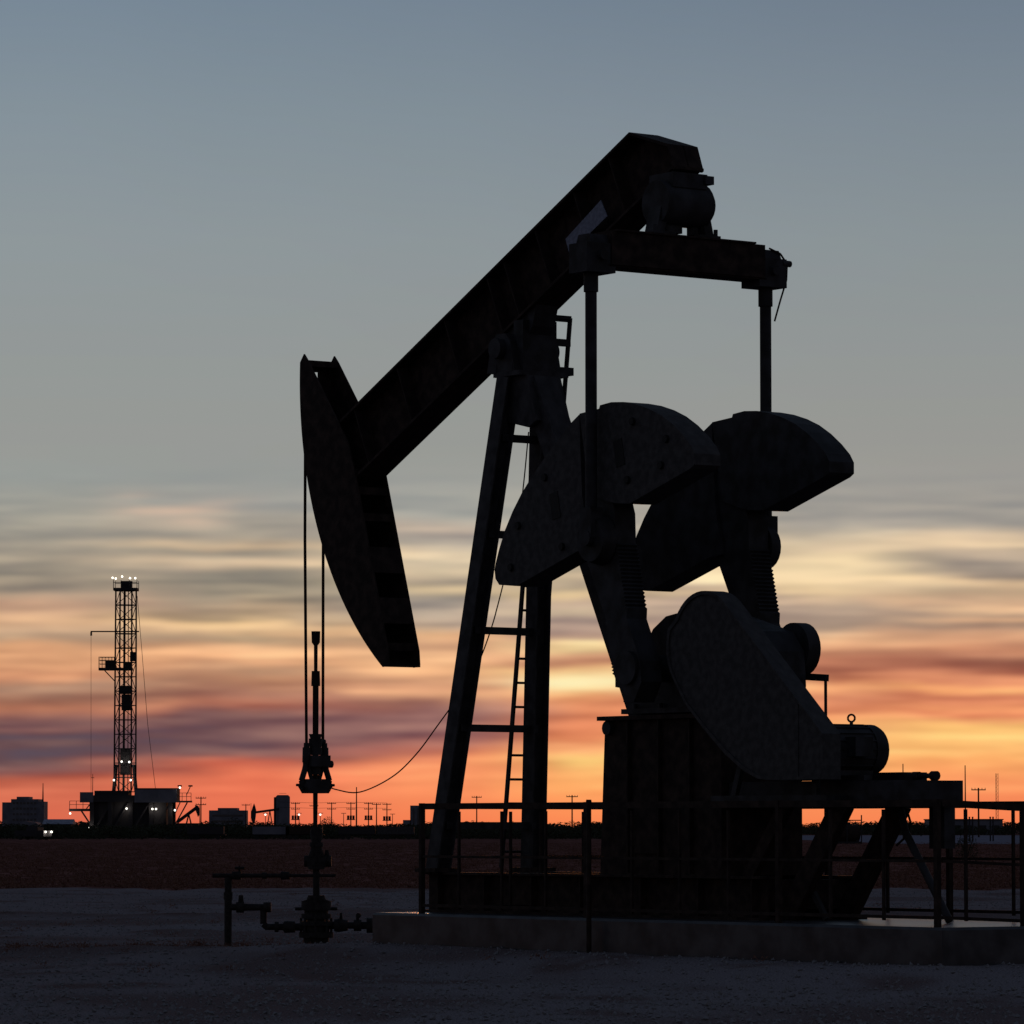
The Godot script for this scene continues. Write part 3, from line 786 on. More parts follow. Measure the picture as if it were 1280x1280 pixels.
func motor(o: Node3D) -> void:
	# raised platform behind the pedestal
	var f := MB.new()
	for z in [0.45, -0.45]:
		f.span(Vector3(4.76, 1.93, z - 0.05), Vector3(7.72, 2.18, z + 0.05))
	f.span(Vector3(7.62, 1.931, -0.4), Vector3(7.719, 2.179, 0.4))
	f.span(Vector3(6.1, 2.0, -0.4), Vector3(6.3, 2.12, 0.4))
	f.span(Vector3(4.77, 1.94, -0.4), Vector3(4.9, 2.17, 0.4))
	f.span(Vector3(4.8, 1.95, 0.5), Vector3(6.9, 2.02, 0.8))
	var p := part(o, "motor_platform", f, M.steel)
	part(p, "deck_plate", MB.new().span(Vector3(6.9, 2.06, -0.39), Vector3(7.61, 2.1, 0.39)), M.steel)
	part(p, "junction_box", MB.new().span(Vector3(6.2, 2.185, -0.66), Vector3(6.92, 2.28, -0.3)), M.steel)
	part(p, "slide_rail", MB.new().span(Vector3(5.6, 2.185, 0.3), Vector3(7.1, 2.24, 0.42)), M.steel)
	part(p, "slide_rail", MB.new().span(Vector3(5.6, 2.185, -0.3), Vector3(7.1, 2.24, -0.18)), M.steel)
	part(p, "tension_screw", MB.new().stack(Vector3(6.95, 2.235, -0.35), Vector3(1, 0, 0), [[0.0, 0.03], [0.1, 0.03], [0.1, 0.05], [0.2, 0.05], [0.2, 0.03], [0.42, 0.03], [0.42, 0.055], [0.5, 0.055]], 10), M.steel)
	part(p, "hanging_box", MB.new().span(Vector3(7.3, 1.42, -0.52), Vector3(7.56, 1.93, -0.36)), M.steel)
	for z in [0.42, -0.42]:
		part(p, "diagonal_brace", MB.new().bar(Vector3(5.75, 0.62, z), Vector3(6.75, 1.94, z), 0.12, 0.26), M.rust)
		part(p, "inner_brace", MB.new().bar(Vector3(4.9, 0.9, z), Vector3(5.75, 1.94, z), 0.1, 0.16), M.rust)
	part(p, "conduit", MB.new().tube([Vector3(6.9, 1.98, -0.25), Vector3(7.0, 1.85, -0.2), Vector3(7.2, 1.6, -0.1), Vector3(8.05, 0.63, 0.0)], 0.045, 10), M.steel)
	part(p, "conduit_loop", MB.new().tube([Vector3(6.75, 1.95, -0.3), Vector3(6.85, 1.85, -0.42), Vector3(6.88, 1.7, -0.45), Vector3(6.85, 1.55, -0.4), Vector3(6.8, 1.45, -0.3)], 0.014, 6), M.wire)
	part(p, "strut_leg", MB.new().bar(Vector3(6.35, 0.62, 0.35), Vector3(6.12, 0.92, 0.35), 0.05, 0.06), M.steel)
	# electric motor, its shaft across the unit
	var m := MB.new()
	var c := Vector3(6.2, 2.54, 0)
	m.stack(Vector3(c.x, c.y, 0.62), Vector3(0, 0, -1), [[0.0, 0.05], [0.2, 0.05], [0.2, 0.2], [0.24, 0.26], [0.3, 0.285], [0.34, 0.285], [0.34, 0.275], [0.92, 0.275], [0.92, 0.29], [1.06, 0.29], [1.11, 0.265], [1.14, 0.2], [1.15, 0.0]], 28)
	var mo := part(o, "electric_motor", m, M.steel)
	for i in 18:
		var a := TAU * i / 18.0
		var d := Vector3(cos(a), sin(a), 0)
		part(mo, "cooling_fin", MB.new().bar(c + d * 0.275 + Vector3(0, 0, 0.27), c + d * 0.275 + Vector3(0, 0, -0.29), 0.012, 0.04, d.cross(Vector3.BACK)), M.steel)
	part(mo, "mounting_foot", MB.new().span(Vector3(5.95, 2.241, -0.26), Vector3(6.45, 2.3, 0.26)), M.steel)
	part(mo, "terminal_box", MB.new().span(Vector3(6.44, 2.46, -0.12), Vector3(6.62, 2.68, 0.14)), M.steel)
	part(mo, "eye_bolt", MB.new().ring(Vector3(6.2, 2.9, -0.15), Vector3(0.58, 0, 0.81), 0.042, 0.013).cyl(Vector3(6.2, 2.8, -0.15), Vector3(6.2, 2.86, -0.15), 0.02, 0.02, 8), M.steel)

func polished_rod() -> void:
	# rod string hung from the bridle: carrier bar, load cell, clamps
	var r := thing("polished_rod", "slender rod with clamps hanging on two ropes above the wellhead", "rod", J, Vector3(-4.77, 2.1, 0))
	var c := Vector3(-4.77, 0, 0)
	part(r, "rod", MB.new().stack(c, Vector3.UP, [[1.62, 0.028], [3.0, 0.04], [3.54, 0.04], [3.54, 0.06], [3.74, 0.055], [3.74, 0.024], [4.08, 0.026], [4.12, 0.055], [4.27, 0.06]], 12), M.wire)
	part(r, "rod_clamp", MB.new().stack(c, Vector3.UP, [[2.62, 0.09], [2.72, 0.09], [2.72, 0.075], [2.76, 0.09], [2.84, 0.09], [2.84, 0.07], [2.9, 0.09]], 12).cyl(c + Vector3(0, 2.68, -0.16), c + Vector3(0, 2.68, 0.05), 0.03, 0.03, 8).cyl(c + Vector3(0, 2.8, -0.15), c + Vector3(0, 2.8, 0.05), 0.03, 0.03, 8), M.steel)
	part(r, "load_cell", MB.new().box(c + Vector3(0, 2.54, -0.02), Vector3(0.22, 0.15, 0.3)).cyl(c + Vector3(0, 2.5, -0.16), c + Vector3(0, 2.5, -0.26), 0.05, 0.05, 10).cyl(c + Vector3(0, 2.36, 0), c + Vector3(0, 2.47, 0), 0.07, 0.07, 10), M.steel)
	for s in [1.0, -1.0]:
		var k := MB.new()
		k.tube([c + Vector3(0, 2.78, 0.14 * s), c + Vector3(0, 2.5, 0.15 * s), c + Vector3(0, 2.42, 0.17 * s), c + Vector3(0, 2.28, 0.22 * s), c + Vector3(0, 2.2, 0.2 * s), c + Vector3(0, 2.16, 0.13 * s)], 0.04, 8)
		k.cyl(c + Vector3(0, 2.72, 0.14 * s), c + Vector3(0, 2.52, 0.145 * s), 0.055, 0.055, 10)
		k.tube([c + Vector3(0, 2.48, 0.12 * s), c + Vector3(0, 2.3, 0.06 * s)], 0.03, 8)
		part(r, "rope_socket", k, M.steel)
	part(r, "carrier_bar", MB.new().prism([Vector2(-0.21, 2.2), Vector2(-0.15, 2.11), Vector2(0.15, 2.11), Vector2(0.21, 2.2), Vector2(0.17, 2.3), Vector2(-0.17, 2.3)], -0.1, 0.1), M.steel).transform = Transform3D(Basis(Vector3.UP, PI / 2), Vector3(0, 0, 0) + Vector3(0, -2.1, 0))
	part(r, "pin", MB.new().cyl(c + Vector3(0, 2.22, -0.3), c + Vector3(0, 2.22, 0.3), 0.018, 0.018, 8), M.steel)

func wellhead() -> void:
	var x := -2.6
	var z := -61.3
	var o := thing("wellhead", "squat dark wellhead with valves and pipe arms under the hanging rod", "wellhead", W, Vector3(x, 0, z))
	var c := Vector3(x, 0, z)
	var L := Vector3.LEFT
	var R := Vector3.RIGHT
	part(o, "casing_head", MB.new().stack(c, Vector3.UP, [[0.0, 0.2], [0.06, 0.2], [0.06, 0.17], [0.2, 0.17], [0.2, 0.23], [0.27, 0.23], [0.27, 0.18], [0.36, 0.18], [0.36, 0.22], [0.42, 0.22]], 18), M.pipe)
	part(o, "tubing_head", MB.new().stack(c, Vector3.UP, [[0.421, 0.12], [0.45, 0.12], [0.45, 0.2], [0.51, 0.2], [0.51, 0.16], [0.56, 0.16], [0.56, 0.2], [0.68, 0.2], [0.7, 0.13], [0.76, 0.11]], 18).cyl(c + R * -0.28 + Vector3(0, 0.58, 0), c + R * 0.28 + Vector3(0, 0.58, 0), 0.022, 0.022, 8), M.pipe)
	part(o, "riser", MB.new().stack(c, Vector3.UP, [[0.74, 0.045], [1.1, 0.045], [1.1, 0.1], [1.16, 0.14], [1.24, 0.15], [1.3, 0.1], [1.4, 0.07], [1.4, 0.09], [1.46, 0.09], [1.46, 0.065], [1.56, 0.085], [1.64, 0.08], [1.66, 0.05]], 16), M.pipe)
	part(o, "pumping_tee", MB.new().cyl(c + R * -0.16 + Vector3(0, 1.21, 0), c + R * 0.2 + Vector3(0, 1.21, 0), 0.075, 0.075, 12).cyl(c + R * 0.14 + Vector3(0, 1.27, 0), c + R * 0.14 + Vector3(0, 1.36, 0), 0.04, 0.02, 8), M.pipe)
	for i in 8:
		var a := TAU * i / 8.0
		part(o, "flange_bolt", MB.new().cyl(c + Vector3(cos(a) * 0.2, 0.25, sin(a) * 0.2), c + Vector3(cos(a) * 0.2, 0.46, sin(a) * 0.2), 0.018, 0.018, 6), M.pipe)
	# valve arm to the right
	var y := Vector3(0, 0.36, 0)
	var k := MB.new()
	k.stack(c + y, R, [[0.15, 0.05], [0.24, 0.05], [0.24, 0.08], [0.3, 0.09], [0.42, 0.07], [0.42, 0.045], [0.5, 0.045], [0.5, 0.075], [0.6, 0.075], [0.6, 0.05], [0.67, 0.05], [0.67, 0.1], [0.75, 0.1], [0.78, 0.05]], 12)
	var va := part(o, "casing_valve_arm", k, M.pipe)
	part(va, "valve_stem", MB.new().cyl(c + y + R * 0.33, c + y + R * 0.33 + Vector3(0, 0.17, 0), 0.03, 0.015, 8), M.pipe)
	part(va, "gauge", MB.new().cyl(c + y + R * 0.55, c + y + R * 0.55 + Vector3(0, 0.12, 0), 0.02, 0.02, 8).cyl(c + y + R * 0.56 + Vector3(0, 0.13, -0.02), c + y + R * 0.56 + Vector3(0, 0.13, 0.02), 0.035, 0.035, 12), M.pipe)
	# valve arm and riser to the left
	k = MB.new()
	var y2 := Vector3(0, 0.34, 0)
	k.stack(c + y2, L, [[0.15, 0.05], [0.28, 0.05], [0.28, 0.075], [0.42, 0.08], [0.44, 0.045], [0.5, 0.045], [0.5, 0.07], [0.55, 0.07], [0.55, 0.042], [0.68, 0.042]], 12)
	k.tube([c + y2 + L * 0.66, c + y2 + L * 0.7 + Vector3(0, 0.04, 0), c + L * 0.7 + Vector3(0, 0.56, 0), c + L * 0.72 + Vector3(0, 0.6, 0)], 0.045, 10)
	k.stack(c + Vector3(0, 0.6, 0) + L * 0.6, L, [[0.0, 0.07], [0.1, 0.07], [0.1, 0.045], [0.36, 0.05], [0.36, 0.075], [0.46, 0.075], [0.46, 0.045], [0.58, 0.045]], 10)
	var lv := part(o, "flowline_arm", k, M.pipe)
	part(lv, "valve_stem", MB.new().cyl(c + Vector3(-1.0, 0.64, 0), c + Vector3(-1.0, 0.76, 0), 0.04, 0.03, 8), M.pipe)
	# upper bleed line and the standing pipe it meets
	k = MB.new()
	var y3 := Vector3(0, 1.02, 0)
	k.stack(c + y3, L, [[-0.26, 0.02], [0.35, 0.022], [0.35, 0.05], [0.46, 0.06], [0.48, 0.028], [0.66, 0.028], [0.66, 0.045], [0.72, 0.045], [0.72, 0.028], [1.0, 0.03], [1.0, 0.06], [1.12, 0.055], [1.12, 0.03], [1.38, 0.03]], 10)
	var bl := part(o, "bleed_line", k, M.pipe)
	part(bl, "valve_handle", MB.new().cyl(c + y3 + L * 1.02, c + y3 + L * 1.02 + Vector3(0, 0.13, 0), 0.015, 0.015, 6).cyl(c + y3 + L * 0.95 + Vector3(0, 0.1, 0), c + y3 + L * 1.08 + Vector3(0, 0.1, 0), 0.02, 0.02, 8), M.pipe)
	part(o, "standing_pipe", MB.new().stack(c + L * 1.17, Vector3.UP, [[-0.05, 0.05], [0.7, 0.05], [0.7, 0.06], [0.8, 0.06], [0.8, 0.048], [1.0, 0.048]], 12), M.pipe)

func sensor_cable() -> void:
	var key := [Vector3(-4.6, 2.2, -0.12), Vector3(-4.35, 2.16, -0.05), Vector3(-3.7, 2.12, 0), Vector3(-2.95, 2.31, 0), Vector3(-2.39, 2.6, 0), Vector3(-1.88, 2.98, 0), Vector3(-1.4, 3.35, 0), Vector3(-1.08, 3.63, 0), Vector3(-0.75, 4.1, 0), Vector3(-0.47, 4.67, 0), Vector3(-0.09, 5.6, 0), Vector3(0.1, 6.6, 0)]
	var cv := Curve3D.new()
	for i in key.size():
		var t: Vector3 = (key[mini(i + 1, key.size() - 1)] - key[maxi(i - 1, 0)]) / 6.0
		cv.add_point(key[i], -t, t)
	cv.bake_interval = 0.12
	var o := thing("sensor_cable", "thin slack cable drooping from the rod clamp up to the pumpjack post", "cable", J, Vector3(-4.6, 2.1, 0))
	part(o, "cable", MB.new().tube(Array(cv.get_baked_points()), 0.009, 5), M.wire)

func railings() -> void:
	var runs := [
		[Vector3(-0.18, 0, 1.42), Vector3(9.5, 0, 1.42), 0.0, [0.0, 3.42, 7.0, 9.68], [0.8, 1.7, 2.6, 4.3, 5.2, 6.1, 7.9, 8.8], "long pipe guard rail along the slab edge facing the viewer"],
		[Vector3(9.5, 0, 1.42), Vector3(9.5, 0, 0.2), -0.045, [1.22], [0.4], "short guard rail panel at the motor end of the slab"],
		[Vector3(-0.18, 0, -1.42), Vector3(8.6, 0, -1.42), 0.0, [0.0, 2.2, 4.4, 6.6, 8.78], [1.1, 3.3, 5.5, 7.7], "long pipe guard rail on the far edge of the slab, seen under the motor platform"],
		[Vector3(1.0, 0, 1.42), Vector3(1.0, 0, -1.42), 0.0, [], [0.5, 0.95, 1.6, 2.3], "short guard rail across the slab between the post legs and the pedestal"]]
	for r in runs:
		var a: Vector3 = r[0]
		var d: Vector3 = (r[1] - a).normalized()
		var len: float = a.distance_to(r[1])
		var side := d.cross(Vector3.UP)
		var e := 0.0 if absf(d.x) > 0.5 else 0.06
		var o := thing("guard_rail", r[5], "railing", J, (a + r[1]) * 0.5 + Vector3(0, 0.6, 0), "guard rails round the pumpjack")
		for k in [[1.915, 0.075], [1.3, 0.03], [0.7, 0.035]]:
			part(o, "rail", MB.new().bar(a + d * e + Vector3(0, k[0], 0), a + d * (len - e) + Vector3(0, k[0] + r[2], 0), 0.04, k[1], side), M.rust)
		for p in r[3]:
			var q: Vector3 = a + d * p
			part(o, "post", MB.new().bar(q + Vector3(0, 0.6, 0), q + Vector3(0, 1.955 + r[2] * p / len, 0), 0.058, 0.058, side), M.rust)
		for p in r[4]:
			var q: Vector3 = a + d * p
			part(o, "bar", MB.new().bar(q + Vector3(0, 0.66, 0), q + Vector3(0, 1.85, 0), 0.03, 0.03, side), M.rust)
	# one taller pipe driven into the gravel in front of the slab
	var s := thing("stake", "single thin pipe stake standing in the gravel against the slab front", "stake", J, Vector3(3.55, 0.1, 1.62))
	part(s, "pipe", MB.new().cyl(Vector3(3.55, 0.05, 1.62), Vector3(3.55, 1.95, 1.62), 0.03, 0.03, 8), M.rust)
	part(s, "cap", MB.new().cyl(Vector3(3.55, 1.95, 1.62), Vector3(3.55, 1.98, 1.62), 0.036, 0.03, 8), M.rust)

# ---------------------------------------------------------------- beyond the field
func lamp_at(parent: Node3D, p: Vector3, energy: float, r := 0.2) -> void:
	var o := part(parent, "lamp", MB.new().stack(p - Vector3(0, r, 0), Vector3.UP, [[0.0, r * 0.3], [r * 0.4, r * 0.85], [r, r], [r * 1.6, r * 0.85], [r * 2.0, r * 0.3]], 8), M.lamp)
	var l := OmniLight3D.new()
	l.name = "lamp_light"
	l.light_color = Color(1.0, 0.97, 0.9)
	l.light_energy = energy
	l.light_size = r
	l.omni_range = 60.0
	l.omni_attenuation = 2.0
	l.shadow_enabled = true
	o.add_child(l)
	l.position = p

func drilling_rig() -> void:
	var base := Vector3(-75.6, 0, -900)
	var F := Transform3D(Basis(), base)
	var o := thing("drilling_rig", "tall lattice drilling rig with white lamps on its crown, far across the field", "drilling rig", F, Vector3.ZERO)
	var q := Basis(Vector3.UP, deg_to_rad(20.0))
	var y0 := 8.7
	var y1 := 48.0
	var foot := []
	var head := []
	for s in [[-1, 1], [1, 1], [1, -1], [-1, -1]]:
		foot.append(q * Vector3(1.72 * s[0], y0, 1.72 * s[1]))
		head.append(q * Vector3(1.62 * s[0], y1, 1.62 * s[1]))
	for i in 4:
		part(o, "mast_leg", MB.new().bar(foot[i], head[i], 0.3, 0.3), M.far)
	var bays := 14
	for k in bays + 1:
		for i in 4:
			var j := (i + 1) % 4
			var t := float(k) / bays
			var a: Vector3 = foot[i].lerp(head[i], t)
			var b: Vector3 = foot[j].lerp(head[j], t)
			part(o, "girt", MB.new().bar(a, b, 0.16, 0.16), M.far)
			if k < bays:
				var t2 := float(k + 1) / bays
				var c: Vector3 = foot[j].lerp(head[j], t2) if (k + i) % 2 == 0 else foot[i].lerp(head[i], t2)
				part(o, "brace", MB.new().bar(a if (k + i) % 2 == 0 else b, c, 0.13, 0.13), M.far)
	part(o, "guide_rail", MB.new().bar(Vector3(-0.25, y0, 0.2), Vector3(-0.25, y1, 0.2), 0.42, 0.42), M.far)
	part(o, "drill_line", MB.new().bar(Vector3(0.55, y0, -0.2), Vector3(0.45, y1, -0.2), 0.16, 0.16), M.far)
	part(o, "travelling_block", MB.new().span(Vector3(-1.1, 27.8, -0.8), Vector3(1.3, 29.4, 0.8)).span(Vector3(-0.7, 24.6, -0.6), Vector3(1.0, 27.7, 0.6)), M.far)
	part(o, "block_sheave", MB.new().span(Vector3(0.9, 34.2, -0.5), Vector3(1.9, 36.0, 0.7)).span(Vector3(0.0, 32.4, -0.4), Vector3(1.2, 34.1, 0.5)), M.far)
	part(o, "top_drive", MB.new().span(Vector3(-0.9, 12.0, -0.9), Vector3(0.95, 17.0, 0.9)), M.far)
	# crown
	var cr := part(o, "crown_platform", MB.new().span(Vector3(-2.35, 48.0, -2.2), Vector3(2.35, 48.5, 2.2)).span(Vector3(-1.0, 48.5, -0.8), Vector3(1.2, 49.9, 0.8)), M.far)
	for x in [-2.3, -0.8, 0.8, 2.3]:
		for z in [-2.1, 2.1]:
			part(cr, "rail_post", MB.new().span(Vector3(x - 0.06, 48.5, z - 0.06), Vector3(x + 0.06, 50.0, z + 0.06)), M.far)
	for z in [-2.1, 2.1]:
		part(cr, "handrail", MB.new().span(Vector3(-2.35, 49.5, z - 0.05), Vector3(2.35, 49.62, z + 0.05)), M.far)
	# racking board with its cage, and the boom above it
	var mk := part(o, "racking_board", MB.new().span(Vector3(-5.2, 32.4, -1.2), Vector3(1.4, 32.9, 1.2)), M.far)
	for i in 6:
		for z in [-1.15, 1.15]:
			part(mk, "cage_bar", MB.new().span(Vector3(-5.2 + i * 0.6, 32.9, z - 0.04), Vector3(-5.1 + i * 0.6, 35.0, z + 0.04)), M.far)
	for y in [33.6, 34.3, 34.95]:
		for z in [-1.15, 1.15]:
			part(mk, "cage_rail", MB.new().span(Vector3(-5.2, y, z - 0.04), Vector3(-2.0, y + 0.09, z + 0.04)), M.far)
	part(mk, "knee_brace", MB.new().bar(Vector3(-4.1, 32.4, 0), Vector3(-2.0, 30.2, 0), 0.2, 0.2), M.far)
	part(mk, "finger_rack", MB.new().span(Vector3(-3.9, 32.9, -0.8), Vector3(-1.9, 34.3, 0.8)), M.far)
	part(o, "boom", MB.new().span(Vector3(-6.9, 39.9, -0.1), Vector3(2.6, 40.15, 0.1)).span(Vector3(-6.95, 39.2, -0.12), Vector3(-6.6, 39.9, 0.12)), M.far)
	part(o, "guy_wire", MB.new().tube([Vector3(2.2, 47.0, 0), Vector3(3.2, 36.0, 0.2), Vector3(4.4, 22.0, 0.4), Vector3(6.0, 9.4, 0.6)], 0.05, 5), M.far)
	part(o, "hoist_line", MB.new().tube([Vector3(-6.8, 39.2, 0), Vector3(-6.6, 6.0, 0)], 0.035, 5), M.far)
	# spread legs below the mast
	for s in [-1.0, 1.0]:
		for z in [-1.8, 1.8]:
			part(o, "mast_shoe", MB.new().bar(Vector3(2.2 * s, 8.6, z), Vector3(1.7 * s, 14.0, z * 0.8), 0.4, 0.4), M.far)
	# substructure
	part(o, "drill_floor", MB.new().span(Vector3(-8.2, 6.7, -5), Vector3(10.4, 8.0, 5)).span(Vector3(-5.6, 8.0, -4), Vector3(1.0, 8.9, 4)), M.far)
	part(o, "dog_house", MB.new().span(Vector3(2.35, 8.0, -3.5), Vector3(10.5, 9.4, 3.5)), M.far)
	part(o, "wind_wall", MB.new().span(Vector3(-8.3, 6.6, 5.01), Vector3(-5.7, 8.6, 5.2)).span(Vector3(2.3, 6.6, 5.01), Vector3(10.5, 9.1, 5.2)), M.wall)
	for x in [-6.0, -2.5, 1.5, 5.5, 9.2]:
		for z in [-4.5, 4.5]:
			part(o, "substructure_leg", MB.new().span(Vector3(x - 0.4, 0, z - 0.4), Vector3(x + 0.4, 6.7, z + 0.4)), M.far)
	for x in [-6.0, -2.5, 1.5, 5.5]:
		part(o, "substructure_brace", MB.new().bar(Vector3(x, 0.4, 4.6), Vector3(x + 3.6, 6.4, 4.6), 0.3, 0.3), M.far)
	part(o, "mud_tank", MB.new().span(Vector3(-6.3, 0, -4.0), Vector3(8.4, 6.69, 4.0)), M.far)
	part(o, "generator_house", MB.new().span(Vector3(-9.0, 0, -9), Vector3(14.0, 2.6, -5.5)), M.far)
	part(o, "bottom_box", MB.new().span(Vector3(-7.0, 0, 4.95), Vector3(9.8, 1.4, 6.2)), M.far)
	# cantilevered walkways
	var wl := part(o, "walkway", MB.new().span(Vector3(-10.5, 4.9, 2), Vector3(-6.0, 5.4, 4)).bar(Vector3(-8.2, 5.0, 3), Vector3(-6.2, 2.0, 3), 0.3, 0.3).bar(Vector3(-7.2, 5.4, 3), Vector3(-6.0, 7.0, 3), 0.2, 0.2), M.far)
	var wr := part(o, "walkway", MB.new().span(Vector3(10.4, 6.6, 2), Vector3(13.3, 6.95, 4)).bar(Vector3(12.4, 6.6, 3), Vector3(9.8, 1.8, 3), 0.25, 0.25).bar(Vector3(11.0, 6.6, 3), Vector3(10.0, 4.4, 3), 0.2, 0.2), M.far)
	for a in [[wl, -10.4, -6.5, 5.4], [wr, 10.6, 13.2, 6.95]]:
		for i in 4:
			var x := lerpf(a[1], a[2], i / 3.0)
			part(a[0], "rail_post", MB.new().span(Vector3(x - 0.05, a[3], 3.9), Vector3(x + 0.05, a[3] + 1.5, 4.0)), M.far)
		for h in [0.75, 1.45]:
			part(a[0], "handrail", MB.new().span(Vector3(a[1], a[3] + h, 3.91), Vector3(a[2], a[3] + h + 0.09, 3.99)), M.far)
	part(o, "antenna", MB.new().cyl(Vector3(-6.3, 8.0, 0), Vector3(-6.3, 12.2, 0), 0.08, 0.05, 6).span(Vector3(-6.6, 11.4, -0.05), Vector3(-6.0, 11.5, 0.05)), M.far)
	for x in [9.9, 12.0]:
		part(o, "light_mast", MB.new().bar(Vector3(x, 8.0, 0), Vector3(x + 0.9, 10.0, 0), 0.16, 0.16).span(Vector3(x + 0.4, 9.7, -0.3), Vector3(x + 1.2, 10.0, 0.3)), M.far)
	for r in [[-2.66, 50.56, 0], [-2.03, 50.41, 0], [-0.78, 50.8, 0], [0.78, 50.48, 0], [1.8, 50.48, 0], [-0.47, 14.56, 2.4], [1.02, 14.48, 2.4], [-1.96, 10.96, 2.4], [1.33, 10.96, 2.4], [0.78, 5.41, 5.2], [5.79, 5.33, 5.2], [6.5, 5.33, 5.2], [11.11, 9.48, 5.2], [10.17, 5.09, 5.2], [-10.17, 4.47, 5.2], [-6.42, 1.73, 5.6]]:
		lamp_at(o, Vector3(r[0], r[1], r[2]), 1.3, 0.2)

func far_block(o: Node3D, boxes: Array, d: float, deep: float, mat: Material) -> void:
	for b in boxes:
		part(o, "block", MB.new().span(Vector3(b[0], b[2], -d - deep), Vector3(b[1], b[3], -d)), mat)

func utility_pole(x: float, d: float, h: float, kind: int, label: String) -> void:
	var o := thing("utility_pole", label, "utility pole", W, Vector3(x, 0, -d), "utility poles on the horizon")
	part(o, "pole", MB.new().cyl(Vector3(x, 0, -d), Vector3(x, h, -d), 0.17, 0.13, 8), M.wood)
	var arms := [h - 0.35] if kind == 0 else [h - 0.35, h - 1.9]
	for y in arms:
		var a := part(o, "crossarm", MB.new().span(Vector3(x - 1.25, y - 0.09, -d + 0.14), Vector3(x + 1.25, y + 0.09, -d + 0.28)), M.wood)
		for k in [-1.15, -0.6, 0.6, 1.15]:
			part(a, "insulator", MB.new().cyl(Vector3(x + k, y + 0.09, -d + 0.2), Vector3(x + k, y + 0.35, -d + 0.2), 0.06, 0.06, 6), M.wood)
	if kind == 2:
		part(o, "platform", MB.new().span(Vector3(x - 1.2, h - 5.0, -d - 0.4), Vector3(x + 1.2, h - 4.8, -d + 0.6)), M.far)
		for k in [-0.75, 0.0, 0.75]:
			part(o, "transformer", MB.new().cyl(Vector3(x + k, h - 4.8, -d + 0.25), Vector3(x + k, h - 3.7, -d + 0.25), 0.32, 0.32, 8), M.far)

func far_pumpjack(x: float, d: float, pts: Dictionary, label: String) -> void:
	var o := thing("pumpjack", label, "pumpjack", Transform3D(Basis(), Vector3(x, 0, -d)), Vector3.ZERO, "small pumpjacks on the horizon")
	var piv: Vector3 = pts.pivot
	var head: Vector3 = pts.head
	var tail: Vector3 = pts.tail
	part(o, "walking_beam", MB.new().bar(head, tail, 0.3, 0.5), M.far)
	for s in [-0.5, 0.5]:
		part(o, "post_leg", MB.new().bar(piv, Vector3(piv.x + 0.9, 0, s), 0.16, 0.2), M.far)
		part(o, "post_leg", MB.new().bar(piv, Vector3(piv.x - 0.9, 0, s), 0.16, 0.2), M.far)
	var p := []
	for q in pts.outline:
		p.append(Vector2(q[0], q[1]))
	part(o, "horsehead", MB.new().prism(p, -0.2, 0.2), M.far)
	part(o, "bridle", MB.new().cyl(Vector3(pts.rope, 0.4, 0), Vector3(pts.rope, p[0].y, 0), 0.05, 0.05, 6), M.far)
	part(o, "base", MB.new().span(Vector3(minf(piv.x, tail.x) - 1.6, 0, -0.8), Vector3(maxf(piv.x, tail.x) + 1.6, 0.5, 0.8)), M.far)
	var g: Vector3 = tail + (tail - piv).normalized() * -0.3
	part(o, "pitman_arm", MB.new().bar(g, Vector3(g.x, 1.2, 0.3), 0.12, 0.12), M.far)
	part(o, "gear_box", MB.new().span(Vector3(g.x - 0.6, 0.5, -0.5), Vector3(g.x + 0.6, 1.5, 0.25)), M.far)

